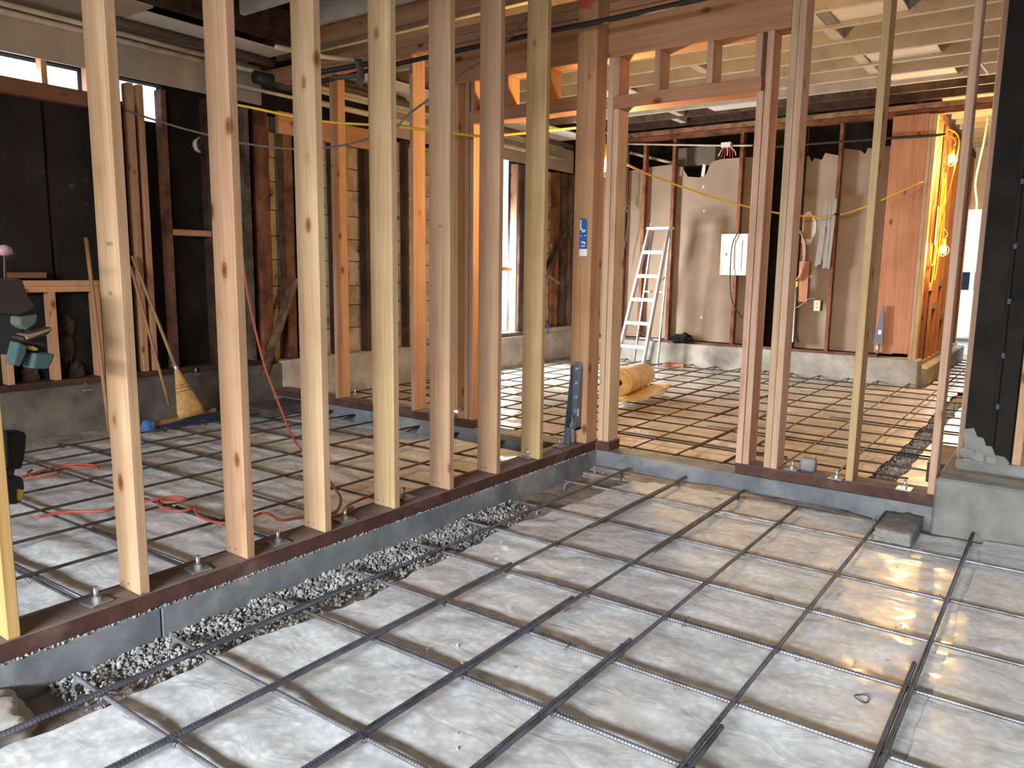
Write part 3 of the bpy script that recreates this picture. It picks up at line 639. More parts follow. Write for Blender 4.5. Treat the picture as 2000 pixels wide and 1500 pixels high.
tag(lump('dirt_bank', (0.9, 1.42, ZF - 0.035), (1.15, 0.17, 0.05), DIRT, None, 5, 0.5, 4, 3.0), 'loose tan dirt banked along the cross wall curb', 'dirt')
tag(lump('concrete_chunk', (0.1, -2.38, -0.205), (0.165, 0.28, 0.1), CONCTAN, None, 5, 0.14, 9, 2.6, 0.55), 'broken grey concrete slab corner with a ragged edge', 'concrete')
tag(lump('concrete_chunk', (1.925, 1.23, -0.15), (0.085, 0.19, 0.05), FOOT, None, 5, 0.1, 5, 3.5, 0.93), 'dusty flat-topped concrete lump beside the footing', 'concrete')
tag(box('spacer_block', (1.33, 1.56, 0.0), (1.412, 1.635, 0.075), CONC, None, None, 0.01), 'small grey cube spacer sitting on the cross wall sill', 'spacer')

# ================================================================== REBAR
def bar_geo(pts, r=0.0075, rib=True, period=0.011, sides=8):
    path = smooth_path(pts, 6) if len(pts) > 2 else [Vector(p) for p in pts]
    if rib:
        L = [0]
        for a, b in zip(path, path[1:]): L.append(L[-1] + (b - a).length)
        n = int(L[-1] / period * 3); out = []; rad = []; j = 0
        for i in range(n + 1):
            s = L[-1] * i / n
            while j < len(L) - 2 and L[j + 1] < s: j += 1
            t = (s - L[j]) / max(1e-6, L[j + 1] - L[j]); out.append(path[j].lerp(path[j + 1], t)); rad.append(r * (1.13 if i % 3 == 0 else 0.93))
        return tube_geo(out, rad, sides)
    return tube_geo(path, r, 6)
RB = (0.115, 0.125, 0.15)
def near(p):
    k = 1.0195; return (CP.x + (p[0] - CP.x) * k, CP.y + (p[1] - CP.y) * k, p[2] - 0.0245)
def rebar(parent, pts, rib=True, col=RB, r=0.0075):
    if rib: pts = [near(p) for p in pts]
    V, F = bar_geo(pts, r, rib); c = Vector(pts[len(pts) // 2])
    me = mesh('rebar', [v - c for v in V], F, True); me.materials.append(REBAR)
    o = bpy.data.objects.new('rebar', me); COL.objects.link(o); o.location = c; f_ = random.uniform(0.8, 1.25); o.color = (*[k * f_ for k in col], 1)
    return par(o, parent)
def tie_mesh(seed):
    rs = random.Random(seed); pts = []
    for k in range(13):
        a = 2 * math.pi * k / 12; pts.append((0.013 * math.cos(a), 0.006 * math.sin(2 * a), 0.014 * math.sin(a)))
    pts += [(0.018, 0.004, 0.006), (0.024 + rs.uniform(0, 0.01), 0.006 * rs.uniform(-1, 2), 0.016), (0.026, 0.02 * rs.uniform(-1, 1), 0.03 * rs.uniform(0.3, 1))]
    V, F = tube_geo(smooth_path(pts, 3), 0.0011, 5); me = mesh('tie_wire', V, F, True); me.materials.append(WIREM); return me
TIES = [tie_mesh(k) for k in range(5)]
def tie(parent, x, y, z):
    if parent == ra: x, y, z = near((x, y, z))
    o = bpy.data.objects.new('tie_wire', random.choice(TIES)); COL.objects.link(o); o.location = (x, y, z); o.rotation_euler = (random.uniform(-0.3, 0.3), random.uniform(-0.3, 0.3), random.uniform(0, 6.28)); par(o, parent)
ZX, ZY = -0.122, -0.107
ra = thing('rebar_grid', 'nearest tied rebar grid lying over the glossy grey sheet', 'rebar grid', (1.5, -0.5, ZF))
AX = [(0.335, 1.24, 1), (0.705, 1.27, 1), (1.095, 1.22, 1), (1.432, 1.09, 0), (1.835, 1.3, 0), (2.243, 1.2, 1), (2.66, 1.25, 1), (3.05, 1.2, 0), (3.45, 1.2, 0)]
for x, ye, hook in AX:
    p = [(x - 0.02, -3.6, ZY), (x, -1.2, ZY + 0.002), (x + 0.002, ye - 0.1, ZY)]
    p += [(x, ye - 0.02, ZY), (x, ye, ZY - 0.02), (x, ye + 0.004, ZY - 0.06)] if hook else [(x, ye, ZY)]
    rebar(ra, p)
for x, a, b in ((0.688, -3.5, -0.42), (1.077, -3.5, -0.55), (0.72, 0.2, 1.2), (1.11, 0.1, 1.16), (1.415, -3.4, -0.72), (1.853, -3.3, -1.02), (2.226, -3.3, -0.3), (0.318, -3.3, -1.0)):
    rebar(ra, [(x, a, ZY), (x + 0.002, (a + b) / 2, ZY + 0.001), (x, b, ZY)])
AYs = [-2.38, -1.965, -1.645, -1.238, -0.872, -0.47, -0.08, 0.35, 0.875]
for i, y in enumerate(AYs):
    xs = 0.15; dz = 0.0
    rebar(ra, [(xs, y - 0.01, ZX - 0.055), (xs + 0.005, y - 0.008, ZX - 0.02), (xs + 0.04, y, ZX), (xs + 0.15, y, ZX), (2.0, y + 0.012, ZX + 0.001), (4.1, y + 0.03, ZX)], col=(0.24, 0.25, 0.27))
for y, a, b in ((-1.222, 0.62, 1.5), (-0.855, 0.75, 1.28), (-0.453, 0.78, 1.95), (-0.063, 0.7, 1.7), (0.367, 0.65, 1.62), (0.893, 0.62, 1.5)):
    rebar(ra, [(a, y, ZX), ((a + b) / 2, y + 0.003, ZX), (b, y + 0.004, ZX)], col=(0.2, 0.21, 0.23))
for x, ye, h in AX[:7]:
    for y in AYs:
        if y < ye and random.random() < 0.85: tie(ra, x, y, (ZX + ZY) / 2)
for x, y in ((0.7, -0.5), (1.09, -0.62), (1.25, -0.87), (1.5, -0.46), (1.42, -0.8), (1.9, -0.46), (1.68, -0.06)): tie(ra, x, y, ZX)
rb2 = thing('rebar_grid', 'tied rebar grid behind the row of pale studs', 'rebar grid', (-1.6, -0.5, ZF))
for x in (-0.28, -0.38, -0.77, -1.21, -1.62, -2.01, -2.37, -2.66, -3.0): rebar(rb2, [(x - 0.01, -4.2, ZY), (x, -1, ZY + 0.003), (x, 1.3, ZY), (x, 1.34, ZY - 0.03)], False, (0.075, 0.068, 0.065))
for y in (-2.1, -1.7, -1.27, -0.84, -0.45, -0.08, 0.3, 0.65, 1.0):
    rebar(rb2, [(-3.14, y - 0.1, ZX - 0.04), (-3.12, y - 0.1, ZX), (-2, y - 0.05, ZX), (-0.24, y, ZX)], False, (0.1, 0.1, 0.105))
    if y < 0.5: rebar(rb2, [(-3.05, y - 0.08, ZX), (-1.9, y - 0.03, ZX)] if y > -0.6 else [(-1.2, y - 0.005, ZX), (-0.4, y + 0.02, ZX)], False, (0.12, 0.12, 0.125))
for x in (-0.38, -0.77, -1.21, -1.62, -2.01):
    for y in (-1.7, -1.27, -0.84, -0.45, -0.08, 0.3): 
        if random.random() < 0.7: tie(rb2, x, y - 0.03, ZX)
rc = thing('rebar_grid', 'wide rebar grid over the far room floor before the ladder', 'rebar grid', (-0.5, 4.3, ZF))
for k in range(-11, 4): x = 0.42 + 0.335 * k; rebar(rc, [(x, 1.8, ZY), (x, 4, ZY + 0.002), (x, 6.72, ZY), (x, 6.76, ZY - 0.04)], False, (0.055, 0.046, 0.04), 0.0065)
for y in (1.93, 2.3, 2.6, 2.95, 3.25, 3.63, 4.02, 4.47, 4.85, 5.3, 5.8, 6.2, 6.6): rebar(rc, [(-3.35, y + 0.06, ZX), (-0.5, y + 0.01, ZX), (1.62, y - 0.02, ZX), (2.35 if y > 2.4 else 1.72, y - 0.03, ZX)], False, (0.055, 0.046, 0.04), 0.0065)
for x0, y0, x1, y1 in ((0.44, 2.1, 0.44, 4.2), (0.1, 3.4, 0.1, 5.6), (-0.58, 2.8, -0.58, 5.1), (0.77, 1.9, 0.77, 3.3), (-0.3, 2.32, 1.05, 2.29), (0.2, 2.98, 1.9, 2.94), (0.9, 4.05, 2.1, 4.0)): rebar(rc, [(x0, y0, ZY), (x1, y1, ZY)], False, (0.055, 0.046, 0.04), 0.0065)
re_ = thing('rebar_grid', 'short rebar grid along the lit passage floor', 'rebar grid', (1.7, 8.5, ZF))
for x in (1.45, 1.8, 2.15): rebar(re_, [(x, 6.8, ZY), (x, 10.5, ZY)], False, (0.06, 0.05, 0.04), 0.0085)
for k in range(9): y = 7.1 + 0.4 * k; rebar(re_, [(1.28, y, ZX), (2.4, y, ZX)], False, (0.06, 0.05, 0.04), 0.0085)

# ================================================================== FAR ROOM THINGS
# aluminium stepladder
ld = thing('stepladder', 'open aluminium stepladder standing before the far drywall', 'ladder', (-2.25, 6.45, ZF))
zt = 1.7
TR = X(1306, 450, 6.58); TL = X(1268, 450, 6.6); TR.z = TL.z = zt
FR = Vector((-2.03, 6.27, ZF + 0.02)); FL = Vector((-2.47, 6.34, ZF + 0.02)); RR = Vector((-2.0, 6.66, ZF + 0.02)); RL = Vector((-2.4, 6.74, ZF + 0.02))
beam('front_rail', FL, TL, 0.028, 0.075, ALU, ld, up=(0, 1, 0)); beam('front_rail', FR, TR, 0.028, 0.075, ALU, ld, up=(0, 1, 0))
beam('rear_leg', RL, TL + Vector((0.03, 0.05, -0.02)), 0.022, 0.035, ALUDARK, ld, up=(0, 1, 0)); beam('rear_leg', RR, TR + Vector((0.0, 0.05, -0.02)), 0.022, 0.035, ALU, ld, up=(0, 1, 0))
for k, t in enumerate((0.16, 0.33, 0.5, 0.67, 0.84)):
    a = FL.lerp(TL, t); b = FR.lerp(TR, t); beam('step', a, b, 0.085, 0.022, ALU, ld); beam('step_lip', a + Vector((0, -0.04, -0.015)), b + Vector((0, -0.04, -0.015)), 0.006, 0.035, ALU, ld)
d = (TR - TL).normalized(); beam('top_cap', TL - d * 0.02 + Vector((0, 0.03, 0.01)), TR + d * 0.03 + Vector((0, 0.03, 0.01)), 0.15, 0.035, ALU, ld)
for t in (0.2, 0.55): beam('cross_bar', RL.lerp(TL, t) + Vector((0, 0.03, 0)), RR.lerp(TR, t) + Vector((0, 0.03, 0)), 0.02, 0.02, ALUDARK, ld)
beam('brace', FL.lerp(TL, 0.33), (RL.lerp(TL, 0.2) + RR.lerp(TR, 0.2)) / 2, 0.02, 0.006, ALUDARK, ld); beam('brace', FR.lerp(TR, 0.33), (RL.lerp(TL, 0.2) + RR.lerp(TR, 0.2)) / 2, 0.02, 0.006, ALUDARK, ld)
beam('spreader', FR.lerp(TR, 0.62), RR.lerp(TR, 0.66) + Vector((0, 0.03, 0)), 0.018, 0.005, ALUDARK, ld)
st = FL.lerp(FR, 0.55).lerp(TL.lerp(TR, 0.55), 0.16) + Vector((0, -0.0435, -0.012)); box('warning_print', (st.x, st.y - 0.001, st.z - 0.006), (st.x + 0.1, st.y, st.z + 0.006), REDM, ld, bev=0)

# roll of polythene with a loose flap
rl = thing('plastic_roll', 'thick roll of yellowish plastic sheeting with a loose flap', 'plastic roll', (-1.05, 4.1, -0.1))
ca, cb = Vector((-1.02, 3.72, 0.045)), Vector((-1.18, 4.55, 0.03)); ax = (cb - ca).normalized()
V = []; F = []; sid = np.cross(ax, (0, 0, 1)); sid = Vector(sid).normalized(); upv = sid.cross(ax)
nr = 28; prof = [(0.032, 0.0), (0.04, -0.006), (0.055, 0.004), (0.068, -0.006), (0.085, 0.004), (0.1, -0.004), (0.118, 0.003), (0.136, 0.0)]
rings = [(r, ca + ax * dz) for r, dz in prof] + [(0.142, ca.lerp(cb, t)) for t in (0.02, 0.25, 0.5, 0.75, 0.98)] + [(0.13, cb), (0.03, cb)]
for r, c in rings:
    for k in range(nr):
        a = 2 * math.pi * k / nr; rr = r * (1 + 0.05 * noise.noise(Vector((math.cos(a), math.sin(a), r * 20 + c.y)))); V.append(c + (sid * math.cos(a) + upv * math.sin(a) * 0.95) * rr)
for i in range(len(rings) - 1):
    for k in range(nr): F.append((i * nr + k, i * nr + (k + 1) % nr, (i + 1) * nr + (k + 1) % nr, (i + 1) * nr + k))
geo('roll_body', V, F, ROLLM, rl, True)
cyl('core_hole', ca + ax * 0.004, ca + ax * 0.03, 0.03, BLACKC, rl, 16)
fl = [Zp(*q, -0.085) for q in ((1196, 781), (1222, 786), (1262, 785), (1270, 777), (1296, 769), (1312, 751), (1290, 753), (1262, 757), (1240, 760))]
Vf = []; Ff = []; rows = 7
for j in range(rows + 1):
    for i in range(9):
        a = fl[0].lerp(fl[8], j / rows); b_ = [fl[1], fl[2], fl[3], fl[4], fl[5], fl[5], fl[6], fl[7]][min(7, j)]
        p = a.lerp(b_, i / 8); p.z = -0.09 + 0.018 * math.sin(i * 0.9 + j) * (i / 8) + 0.012; Vf.append(p)
for j in range(rows):
    for i in range(8): k = j * 9 + i; Ff.append((k, k + 1, k + 10, k + 9))
ff = geo('flap', Vf, Ff, ROLLM, rl, True); md = ff.modifiers.new('thick', 'SOLIDIFY'); md.thickness = 0.003
# dark cloth on the curb
bgc = thing('cloth_bundle', 'small black cloth bundle lying on the far curb', 'cloth', X(1331, 668, 6.96))
c = X(1331, 662, 6.96); lump('cloth', c, (0.15, 0.08, 0.06), BLACKF, bgc, 4, 0.6, 3, 2.2); lump('fold', c + Vector((0.06, -0.02, 0.03)), (0.06, 0.05, 0.06), BLACKF, bgc, 3, 0.5, 5, 2.5)
# breaker panel
PY = 6.955; a = X(1409, 457, PY); b = X(1460, 538, PY)
pn = thing('breaker_panel', 'white breaker panel box fixed between the far studs', 'electrical panel', (a.x + 0.18, PY, b.z))
box('cabinet', (a.x, PY, b.z), (a.x + 0.36, PY + 0.024, a.z), WHITE, pn, bev=0.004); dr = box('door', (a.x + 0.07, PY - 0.008, b.z + 0.07), (a.x + 0.29, PY + 0.001, a.z - 0.08), WHITE, pn, bev=0.003)
box('latch', (a.x + 0.078, PY - 0.012, (a.z + b.z) / 2 - 0.015), (a.x + 0.092, PY - 0.008, (a.z + b.z) / 2 + 0.02), DARKPRINT, dr, bev=0)
for sx in (0.02, 0.34):
    for sz in (0.03, 0.51): cyl('screw', Vector((a.x + sx, PY - 0.004, b.z + sz)), Vector((a.x + sx, PY + 0.002, b.z + sz)), 0.007, GALV, pn, 8)
tag(tube('hanging_cable', [X(1440, 456, PY - 0.02), X(1430, 480, PY - 0.03), X(1426, 530, PY - 0.04), X(1428, 580, PY - 0.03), X(1438, 605, PY - 0.02), X(1450, 622, PY)], 0.007, BLACKC), 'slack black cord hanging over the white breaker panel', 'cord')
o = X(1597, 597, PY); ot = thing('outlet', 'ivory outlet box fixed to a far wall stud', 'outlet', o)
box('box', (o.x - 0.035, PY, o.z - 0.06), (o.x + 0.045, PY + 0.06, o.z + 0.06), DARKPRINT, ot); box('cover', (o.x - 0.045, PY - 0.008, o.z - 0.065), (o.x + 0.03, PY, o.z + 0.065), IVORY, ot, bev=0.004)
for dz in (-0.02, 0.024): box('socket', (o.x - 0.02, PY - 0.0095, o.z + dz - 0.013), (o.x + 0.005, PY - 0.008, o.z + dz + 0.013), plain('socket_face', (0.45, 0.38, 0.25)) if dz < 0 else MAT['socket_face'], ot, bev=0)
tag(tube('white_wire', [X(1592, 583, PY - 0.01), X(1578, 585, PY - 0.02), X(1562, 598, PY - 0.02), X(1545, 605, PY - 0.01)], 0.004, PIPEG), 'thin pale wire running sideways from the outlet box', 'wire')
# coil of tan cable
cc = X(1554, 500, PY - 0.03); pts = []
for k in range(60):
    a = 2 * math.pi * k / 12; pts.append(cc + Vector(((0.085 + 0.006 * (k // 12)) * math.cos(a) + 0.004 * (k % 5), -0.006 * (k // 12), 0.31 * math.sin(a) + 0.01 * math.sin(k))))
tag(tube('cable_coil', pts, 0.006, TAN, n=4), 'long hanging coil of tan cable on the far wall', 'cable')
# galvanised strips hung in bundles
sb = thing('strip_bundle', 'bundle of flat galvanised strips hung on the far drywall', 'metal strips', X(1605, 525, PY))
for (x0, y0, x1, y1, w) in ((1613, 395, 1594, 520, 0.035), (1617, 392, 1600, 517, 0.03), (1627, 390, 1609, 524, 0.04), (1633, 388, 1617, 525, 0.035), (1622, 395, 1612, 520, 0.03)):
    beam('strip', X(x0, y0, PY - 0.02 + 0.01 * random.random()), X(x1, y1, PY - 0.01), w, 0.004, STRIPM, sb, up=(0, 1, 0))
for q, r in (((1612, 418), (1622, 425)), ((1620, 434), (1614, 442))): beam('crosspiece', X(*q, PY - 0.01), X(*r, PY - 0.01), 0.02, 0.003, STRIPM, sb, up=(0, 1, 0))
sb2 = thing('strip_bundle', 'pair of slim metal strips hung over the dark corner stud', 'metal strips', X(1498, 515, PY - 0.03))
for (x0, y0, x1, y1, w) in ((1504, 383, 1500, 455, 0.03), (1499, 408, 1497, 515, 0.045), (1496, 420, 1492, 515, 0.03)): beam('strip', X(x0, y0, PY + 0.02), X(x1, y1, PY + 0.02), w, 0.004, STRIPM, sb2, up=(0, 1, 0))
ch = thing('conduit_channel', 'tall white metal channel with a black cable on the far wall', 'channel', X(1546, 667, PY))
a = X(1549, 562, PY - 0.01); b = X(1544, 668, PY - 0.01); beam('channel', a, b, 0.07, 0.02, WHITE, ch, up=(0, 1, 0)); tube('cable', [X(1557, 560, PY - 0.01), X(1555, 610, PY - 0.01), X(1553, 650, PY - 0.01), X(1558, 668, PY - 0.01)], 0.013, BLACKC, ch); box('yellow_plug', (X(1552, 550, PY).x, PY - 0.02, X(1552, 562, PY).z), (X(1559, 550, PY).x, PY, X(1552, 549, PY).z), YELLOW, ch)
for py in (577, 615): p = X(1547, py, PY - 0.021); box('hole', (p.x - 0.009, p.y - 0.001, p.z - 0.009), (p.x + 0.009, p.y + 0.001, p.z + 0.009), BLACKC, ch, bev=0)
a = X(1562, 510, PY); b = X(1576, 590, PY); tag(box('backing_board', (a.x, PY - 0.01, b.z), (b.x, PY + 0.02, a.z), WZ, None, (0.45, 0.21, 0.11)), 'short upright brown board next to the tan cable coil', 'board')
hb = thing('hold_down_bracket', 'dark grey hold-down bracket at the foot of the pink board', 'bracket', X(1712, 680, PY - 0.03))
a = X(1722, 597, PY - 0.03); b = X(1708, 672, PY - 0.03); prism('plate', [(b.x - 0.02, b.z), (a.x + 0.05, b.z), (a.x + 0.03, a.z), (a.x + 0.015, a.z)], 'y', PY - 0.05, PY - 0.02, PAINTSTEEL, hb); cyl('bolt', Vector((b.x + 0.04, PY - 0.04, b.z - 0.11)), Vector((b.x + 0.04, PY - 0.04, b.z + 0.02)), 0.018, GALV, hb); box('label_print', (a.x - 0.01, PY - 0.0515, b.z + 0.12), (a.x + 0.025, PY - 0.05, b.z + 0.17), PRINT, hb, bev=0)
# upper void of the far wall: duct, conduits, junction box
a = X(1322, 296, 7.2); b = X(1396, 318, 7.2); tag(box('air_duct', (a.x, 7.2, b.z - 0.02), (b.x, 7.4, a.z + 0.04), DUCT), 'dull metal duct inside the dark gap above the drywall', 'duct')
cj = thing('junction_conduit', 'white junction box on a thin conduit with dangling red wires', 'conduit', X(1420, 283, 6.96))
tube('conduit', [X(1222, 281, 6.96), X(1400, 284, 6.96), X(1470, 284, 6.96)], 0.013, PIPEG, cj)
a = X(1410, 279, 6.95); b = X(1428, 287, 6.95); jb = box('box', (a.x, 6.92, b.z), (b.x, 6.99, a.z), WHITE, cj)
for k in range(7): p = X(1413 + 2.4 * k, 287, 6.94); tube('wire', [p, p + Vector((-0.03 + 0.015 * k, -0.01, -0.06)), p + Vector((-0.06 + 0.022 * k, 0, -0.11 - 0.02 * (k % 3)))], 0.006, REDM if k % 3 else WHITE, cj, sides=5)
tag(tube('black_conduit', [X(1475, 290, 6.9), X(1560, 283, 6.9), X(1720, 271, 6.9), X(1846, 263, 6.9)], 0.016, PIPEB), 'black conduit crossing the pink board towards the work lamp', 'conduit')
tag(tube('grey_pipe', [X(1222, 296, 7.15), X(1250, 303, 7.15), X(1312, 318, 7.15)], 0.02, PIPEG), 'slanting grey pipe in the dark gap above the drywall', 'pipe')
tag(tube('knotted_wire', [X(1226, 262, 6.96), X(1226, 285, 6.9), X(1227, 320, 6.9), X(1224, 400, 6.9), X(1219, 405, 6.9), X(1222, 412, 6.9), X(1230, 408, 6.9), X(1225, 400, 6.9), X(1218, 396, 6.9), X(1226, 415, 6.9), X(1227, 440, 6.9), X(1218, 490, 6.9), X(1212, 520, 6.9)], 0.006, GREYC, n=5), 'knotted grey wire dangling over the doorway side drywall', 'wire')
# work lamps: caged bulbs on a yellow string
def work_lamp(LP, label, power, off, cord):
    lp = thing('work_lamp', label, 'work lamp', LP - Vector((0, 0, 0.1)))
    lump('bulb', LP, (0.03, 0.03, 0.042), BULB, lp, 3, 0.0)
    cyl('socket', LP + Vector((0, 0, 0.045)), LP + Vector((0, 0, 0.13)), 0.022, YELLOW, lp)
    for k in range(6):
        a = math.pi * k / 3; dv = Vector((math.cos(a), math.sin(a), 0)); tube('guard_wire', [LP + dv * 0.02 + Vector((0, 0, 0.06)), LP + dv * 0.055 + Vector((0, 0, 0.02)), LP + dv * 0.052 + Vector((0, 0, -0.04)), LP + Vector((0, 0, -0.08))], 0.0016, YELLOW, lp, sides=5, n=5)
    hk = LP + Vector((0, 0, 0.13)); tube('hook', [hk, hk + Vector((0.03, 0, 0.05)), hk + Vector((0.0, 0, 0.1)), hk + Vector((-0.03, 0.01, 0.12))], 0.004, GALV, lp)
    tube('cord', [hk + Vector(c) for c in cord], 0.006, YELLOW, lp)
    pl = bpy.data.lights.new('bulb_light', 'POINT'); pl.energy = power; pl.color = (1.0, 0.6, 0.22); pl.shadow_soft_size = 0.04
    o = bpy.data.objects.new('bulb_light', pl); COL.objects.link(o); o.location = LP + Vector(off); par(o, lp)
LP = Vector((1.28, 7.04, 2.425))
work_lamp(LP, 'glowing caged work lamp hung high from a yellow cord in the passage', 100, (0.08, 0.05, 0), [(-0.01, 0, 0), (-0.05, 0, 0.12), (-0.06, 0.02, 0.2), (0.05, 0.02, 0.1), (0.04, 0.02, -0.2), (-0.03, 0.05, -0.7), (-0.09, 0.06, -1.1)])
work_lamp(X(1842, 488, 7.35), 'glowing caged work lamp low on the passage studs', 35, (0.08, 0.0, 0), [(-0.01, 0, 0), (-0.02, 0, 0.2), (-0.03, 0, 0.5), (-0.05, 0, 0.75)])
work_lamp(X(1181, 324, 1.95), 'glowing caged work lamp hidden behind the bolted post', 85, (0.03, 0.07, 0), [(0.0, 0, 0), (-0.02, 0, 0.1), (-0.05, 0.0, 0.25), (-0.05, -0.1, 0.5)])
# cords hung along the passage studs
KP = KX + 0.02
def K(y, z): return Vector((KP, y, z))
tag(tube('extension_cord', [K(7.15, 2.5), K(7.2, 2.0), K(7.1, 1.85), K(7.12, 1.5), K(7.25, 1.28), K(7.5, 1.3), K(7.7, 1.7), K(7.75, 2.3)], 0.006, YELLOW), 'yellow cord looped down the lit passage studs', 'cord')
tag(tube('extension_cord', [K(7.6, 2.4), K(7.65, 1.6), K(7.62, 1.15), K(7.75, 1.1), K(7.85, 1.4), K(7.9, 2.2)], 0.006, YELLOW), 'second yellow cord hanging deeper in the passage', 'cord')
tag(tube('extension_cord', [K(7.08, 1.12), K(7.3, 1.0), K(7.5, 1.05), K(7.62, 1.2)], 0.006, YELLOW), 'short slack yellow cord low on the passage studs', 'cord')
tag(box('paper_strip', (KP, 7.42, 1.5), (KP + 0.004, 7.5, 1.95), GYPW), 'torn white paper strip hanging in the passage', 'paper')
# cords through the rooms
tag(tube('extension_cord', [X(1183, 306, 1.95), X(1218, 318, 2.05), X(1260, 338, 2.9), X(1310, 357, 3.8), X(1400, 388, 5.0), X(1480, 408, 5.8), X(1555, 421, 6.3), X(1634, 420, 6.7), X(1700, 400, 6.8), X(1803, 355, 6.9)], 0.0085, YELLOW), 'yellow extension cord sagging across the far room', 'cord')
p = X(1634, 419, 6.7); tag(lump('cord_plug', p, (0.035, 0.025, 0.02), LEATH, None, 3, 0.3, 2), 'dark plug joint on the sagging yellow cord', 'plug')
tag(tube('extension_cord', [X(455, 203, 0.4), X(500, 212, 0.5), X(570, 227, 0.7), X(650, 239, 0.95), X(760, 246, 1.15), X(870, 258, 1.3), X(940, 266, 1.42), X(1000, 262, 1.6), X(1060, 256, 1.8), X(1150, 247, 2.1)], 0.009, YELLOW), 'yellow cord strung high behind the row of pale studs', 'cord')
tag(tube('grey_cable', [X(243, 215, 0.25), X(330, 243, 0.35), X(400, 262, 0.5), X(470, 279, 0.6), X(570, 291, 0.8), X(650, 287, 1.0), X(715, 272, 1.1), X(770, 250, 1.15), X(800, 222, 1.2), X(850, 185, 1.2), X(910, 138, 1.2), X(960, 107, 1.2), X(1035, 30, 1.2)], 0.008, GREYC), 'grey cable drooping behind the row of pale studs', 'cable')
tag(tube('twisted_cable', [X(1800, -12, 5), X(1822, 22, 5), X(1845, 45, 5), X(1870, 63, 5), X(1893, 88, 5), X(1915, 122, 5), X(1932, 145, 5)], 0.011, WHITE), 'twisted white cord slung under the ceiling joists', 'cord')
tag(tube('twisted_cable', [Vector((X(1924, 260, 8.0).x, 8.155, 3.06)), X(1922, 275, 8), X(1912, 320, 8), X(1905, 360, 8), X(1908, 400, 8), X(1903, 430, 8)], 0.012, WHITE), 'white cord hanging before the bright far door', 'cord')
# black iron pipes across the cross wall
tag(tube('iron_pipe', [X(625, 160, 1.27), X(830, 113, 1.27), X(1075, 61, 1.27), X(1190, 38, 1.27), X(1420, -14, 1.27)], 0.017, PIPEB), 'long black iron pipe passing before the header beam', 'pipe')
tag(tube('iron_pipe', [X(620, 142, 1.1), X(700, 128, 1.15), X(760, 117, 1.2)], 0.02, PIPEB), 'short black iron pipe over the plank wall doorway', 'pipe')
vp = thing('pipe_valve', 'grey pipe with a valve fitting above the cross wall', 'pipe', X(690, 112, 1.2))
tube('pipe', [X(540, 92, 0.2), X(630, 110, 0.7), X(695, 117, 1.0)], 0.016, PIPEG, vp); tube('pipe', [X(700, 118, 1.0), X(705, 150, 1.0), X(700, 165, 1.0)], 0.026, PIPEBR, vp); tube('pipe', [X(650, 152, 1.0), X(705, 147, 1.0)], 0.02, PIPEBR, vp)
tag(tube('iron_pipe', [Zp(625, 150, 2.88), Zp(660, 158, 2.88), Zp(720, 172, 2.88), Zp(790, 196, 2.88)], 0.03, PIPEB), 'thick black pipe receding over the far room', 'pipe')
# conduits along the tar paper wall
def yrun(name, px, py, x, r, mat, label, y0=-4.4, y1=1.45, cat='conduit'):
    z = Yp(px, py, x).z; tag(tube(name, [(x, y0, z), (x, (y0 + y1) / 2, z + 0.005), (x, y1, z)], r, mat, n=2), label, cat)
yrun('conduit', 100, 32, -3.5, 0.02, PIPEG, 'upper painted conduit along the tar paper wall')
yrun('conduit', 100, 47, -3.52, 0.022, PIPEG, 'lower painted conduit along the tar paper wall')
yrun('brown_pipe', 300, 62, -3.3, 0.035, PIPEBR, 'thick brown pipe under the pale soffit', 0.0, 1.45, 'pipe')
yrun('conduit', 500, 140, -3.45, 0.02, PIPEG, 'thin conduit running past the black cylinder', 0.9, 6.4)
yrun('conduit', 500, 175, -3.47, 0.016, PIPEG, 'lowest thin conduit across the reddish old studs', 0.9, 6.4)
yrun('conduit', 1010, 290, -3.44, 0.028, PIPEG, 'fat painted conduit above the side window', 2.0, 6.4)
yrun('conduit', 800, 222, -3.46, 0.02, PIPEG, 'painted conduit above the plank wall', 1.8, 6.4)
yrun('dark_pipe', 800, 205, -3.3, 0.03, PIPEBR, 'dark pipe beneath the far soffit', 1.8, 6.4, 'pipe')
p0 = Yp(498, 150, -3.4); tag(cyl('black_cylinder', p0, p0 + Vector((0, 0.42, 0.0)), 0.055, PIPEB, None, 20), 'fat black cylinder beside the conduits on the old wall', 'pipe')

# ================================================================== BACK LEFT BAY THINGS
def stick(name, a, b, r, parent=None, mat=HANDLE): return tube(name, [a, a.lerp(b, 0.5) + Vector((0, 0, 0.002)), b], r, mat, parent, sides=8, n=3)
LX = -3.42
br = thing('straw_broom', 'straw broom leaning upright against the dark curb', 'broom', Yp(372, 812, -3.22))
hb0 = Yp(345, 722, -3.26); ht = Yp(258, 500, -3.52); stick('handle', ht, hb0, 0.014, br)
tip = Yp(376, 812, -3.2); V = []; F = []; n = 20; dd = (tip - hb0); sidv = Vector((0, 1, 0.1))
for i, (t, w, dpt) in enumerate(((0, 0.018, 0.018), (0.12, 0.03, 0.025), (0.35, 0.058, 0.032), (0.6, 0.085, 0.036), (0.85, 0.115, 0.036), (1.0, 0.118, 0.03))):
    c = hb0 + dd * t
    for k in range(n):
        a = 2 * math.pi * k / n; j = 1 + (0.05 * noise.noise(Vector((k * 1.7, i, 0)))); V.append(c + sidv * math.cos(a) * w * j + Vector((1, 0, 0.2)) * math.sin(a) * dpt * j)
for i in range(5):
    for k in range(n): F.append((i * n + k, i * n + (k + 1) % n, (i + 1) * n + (k + 1) % n, (i + 1) * n + k))
F.append(tuple(range(5 * n, 6 * n))); geo('bristles', V, F, STRAW, br, True)
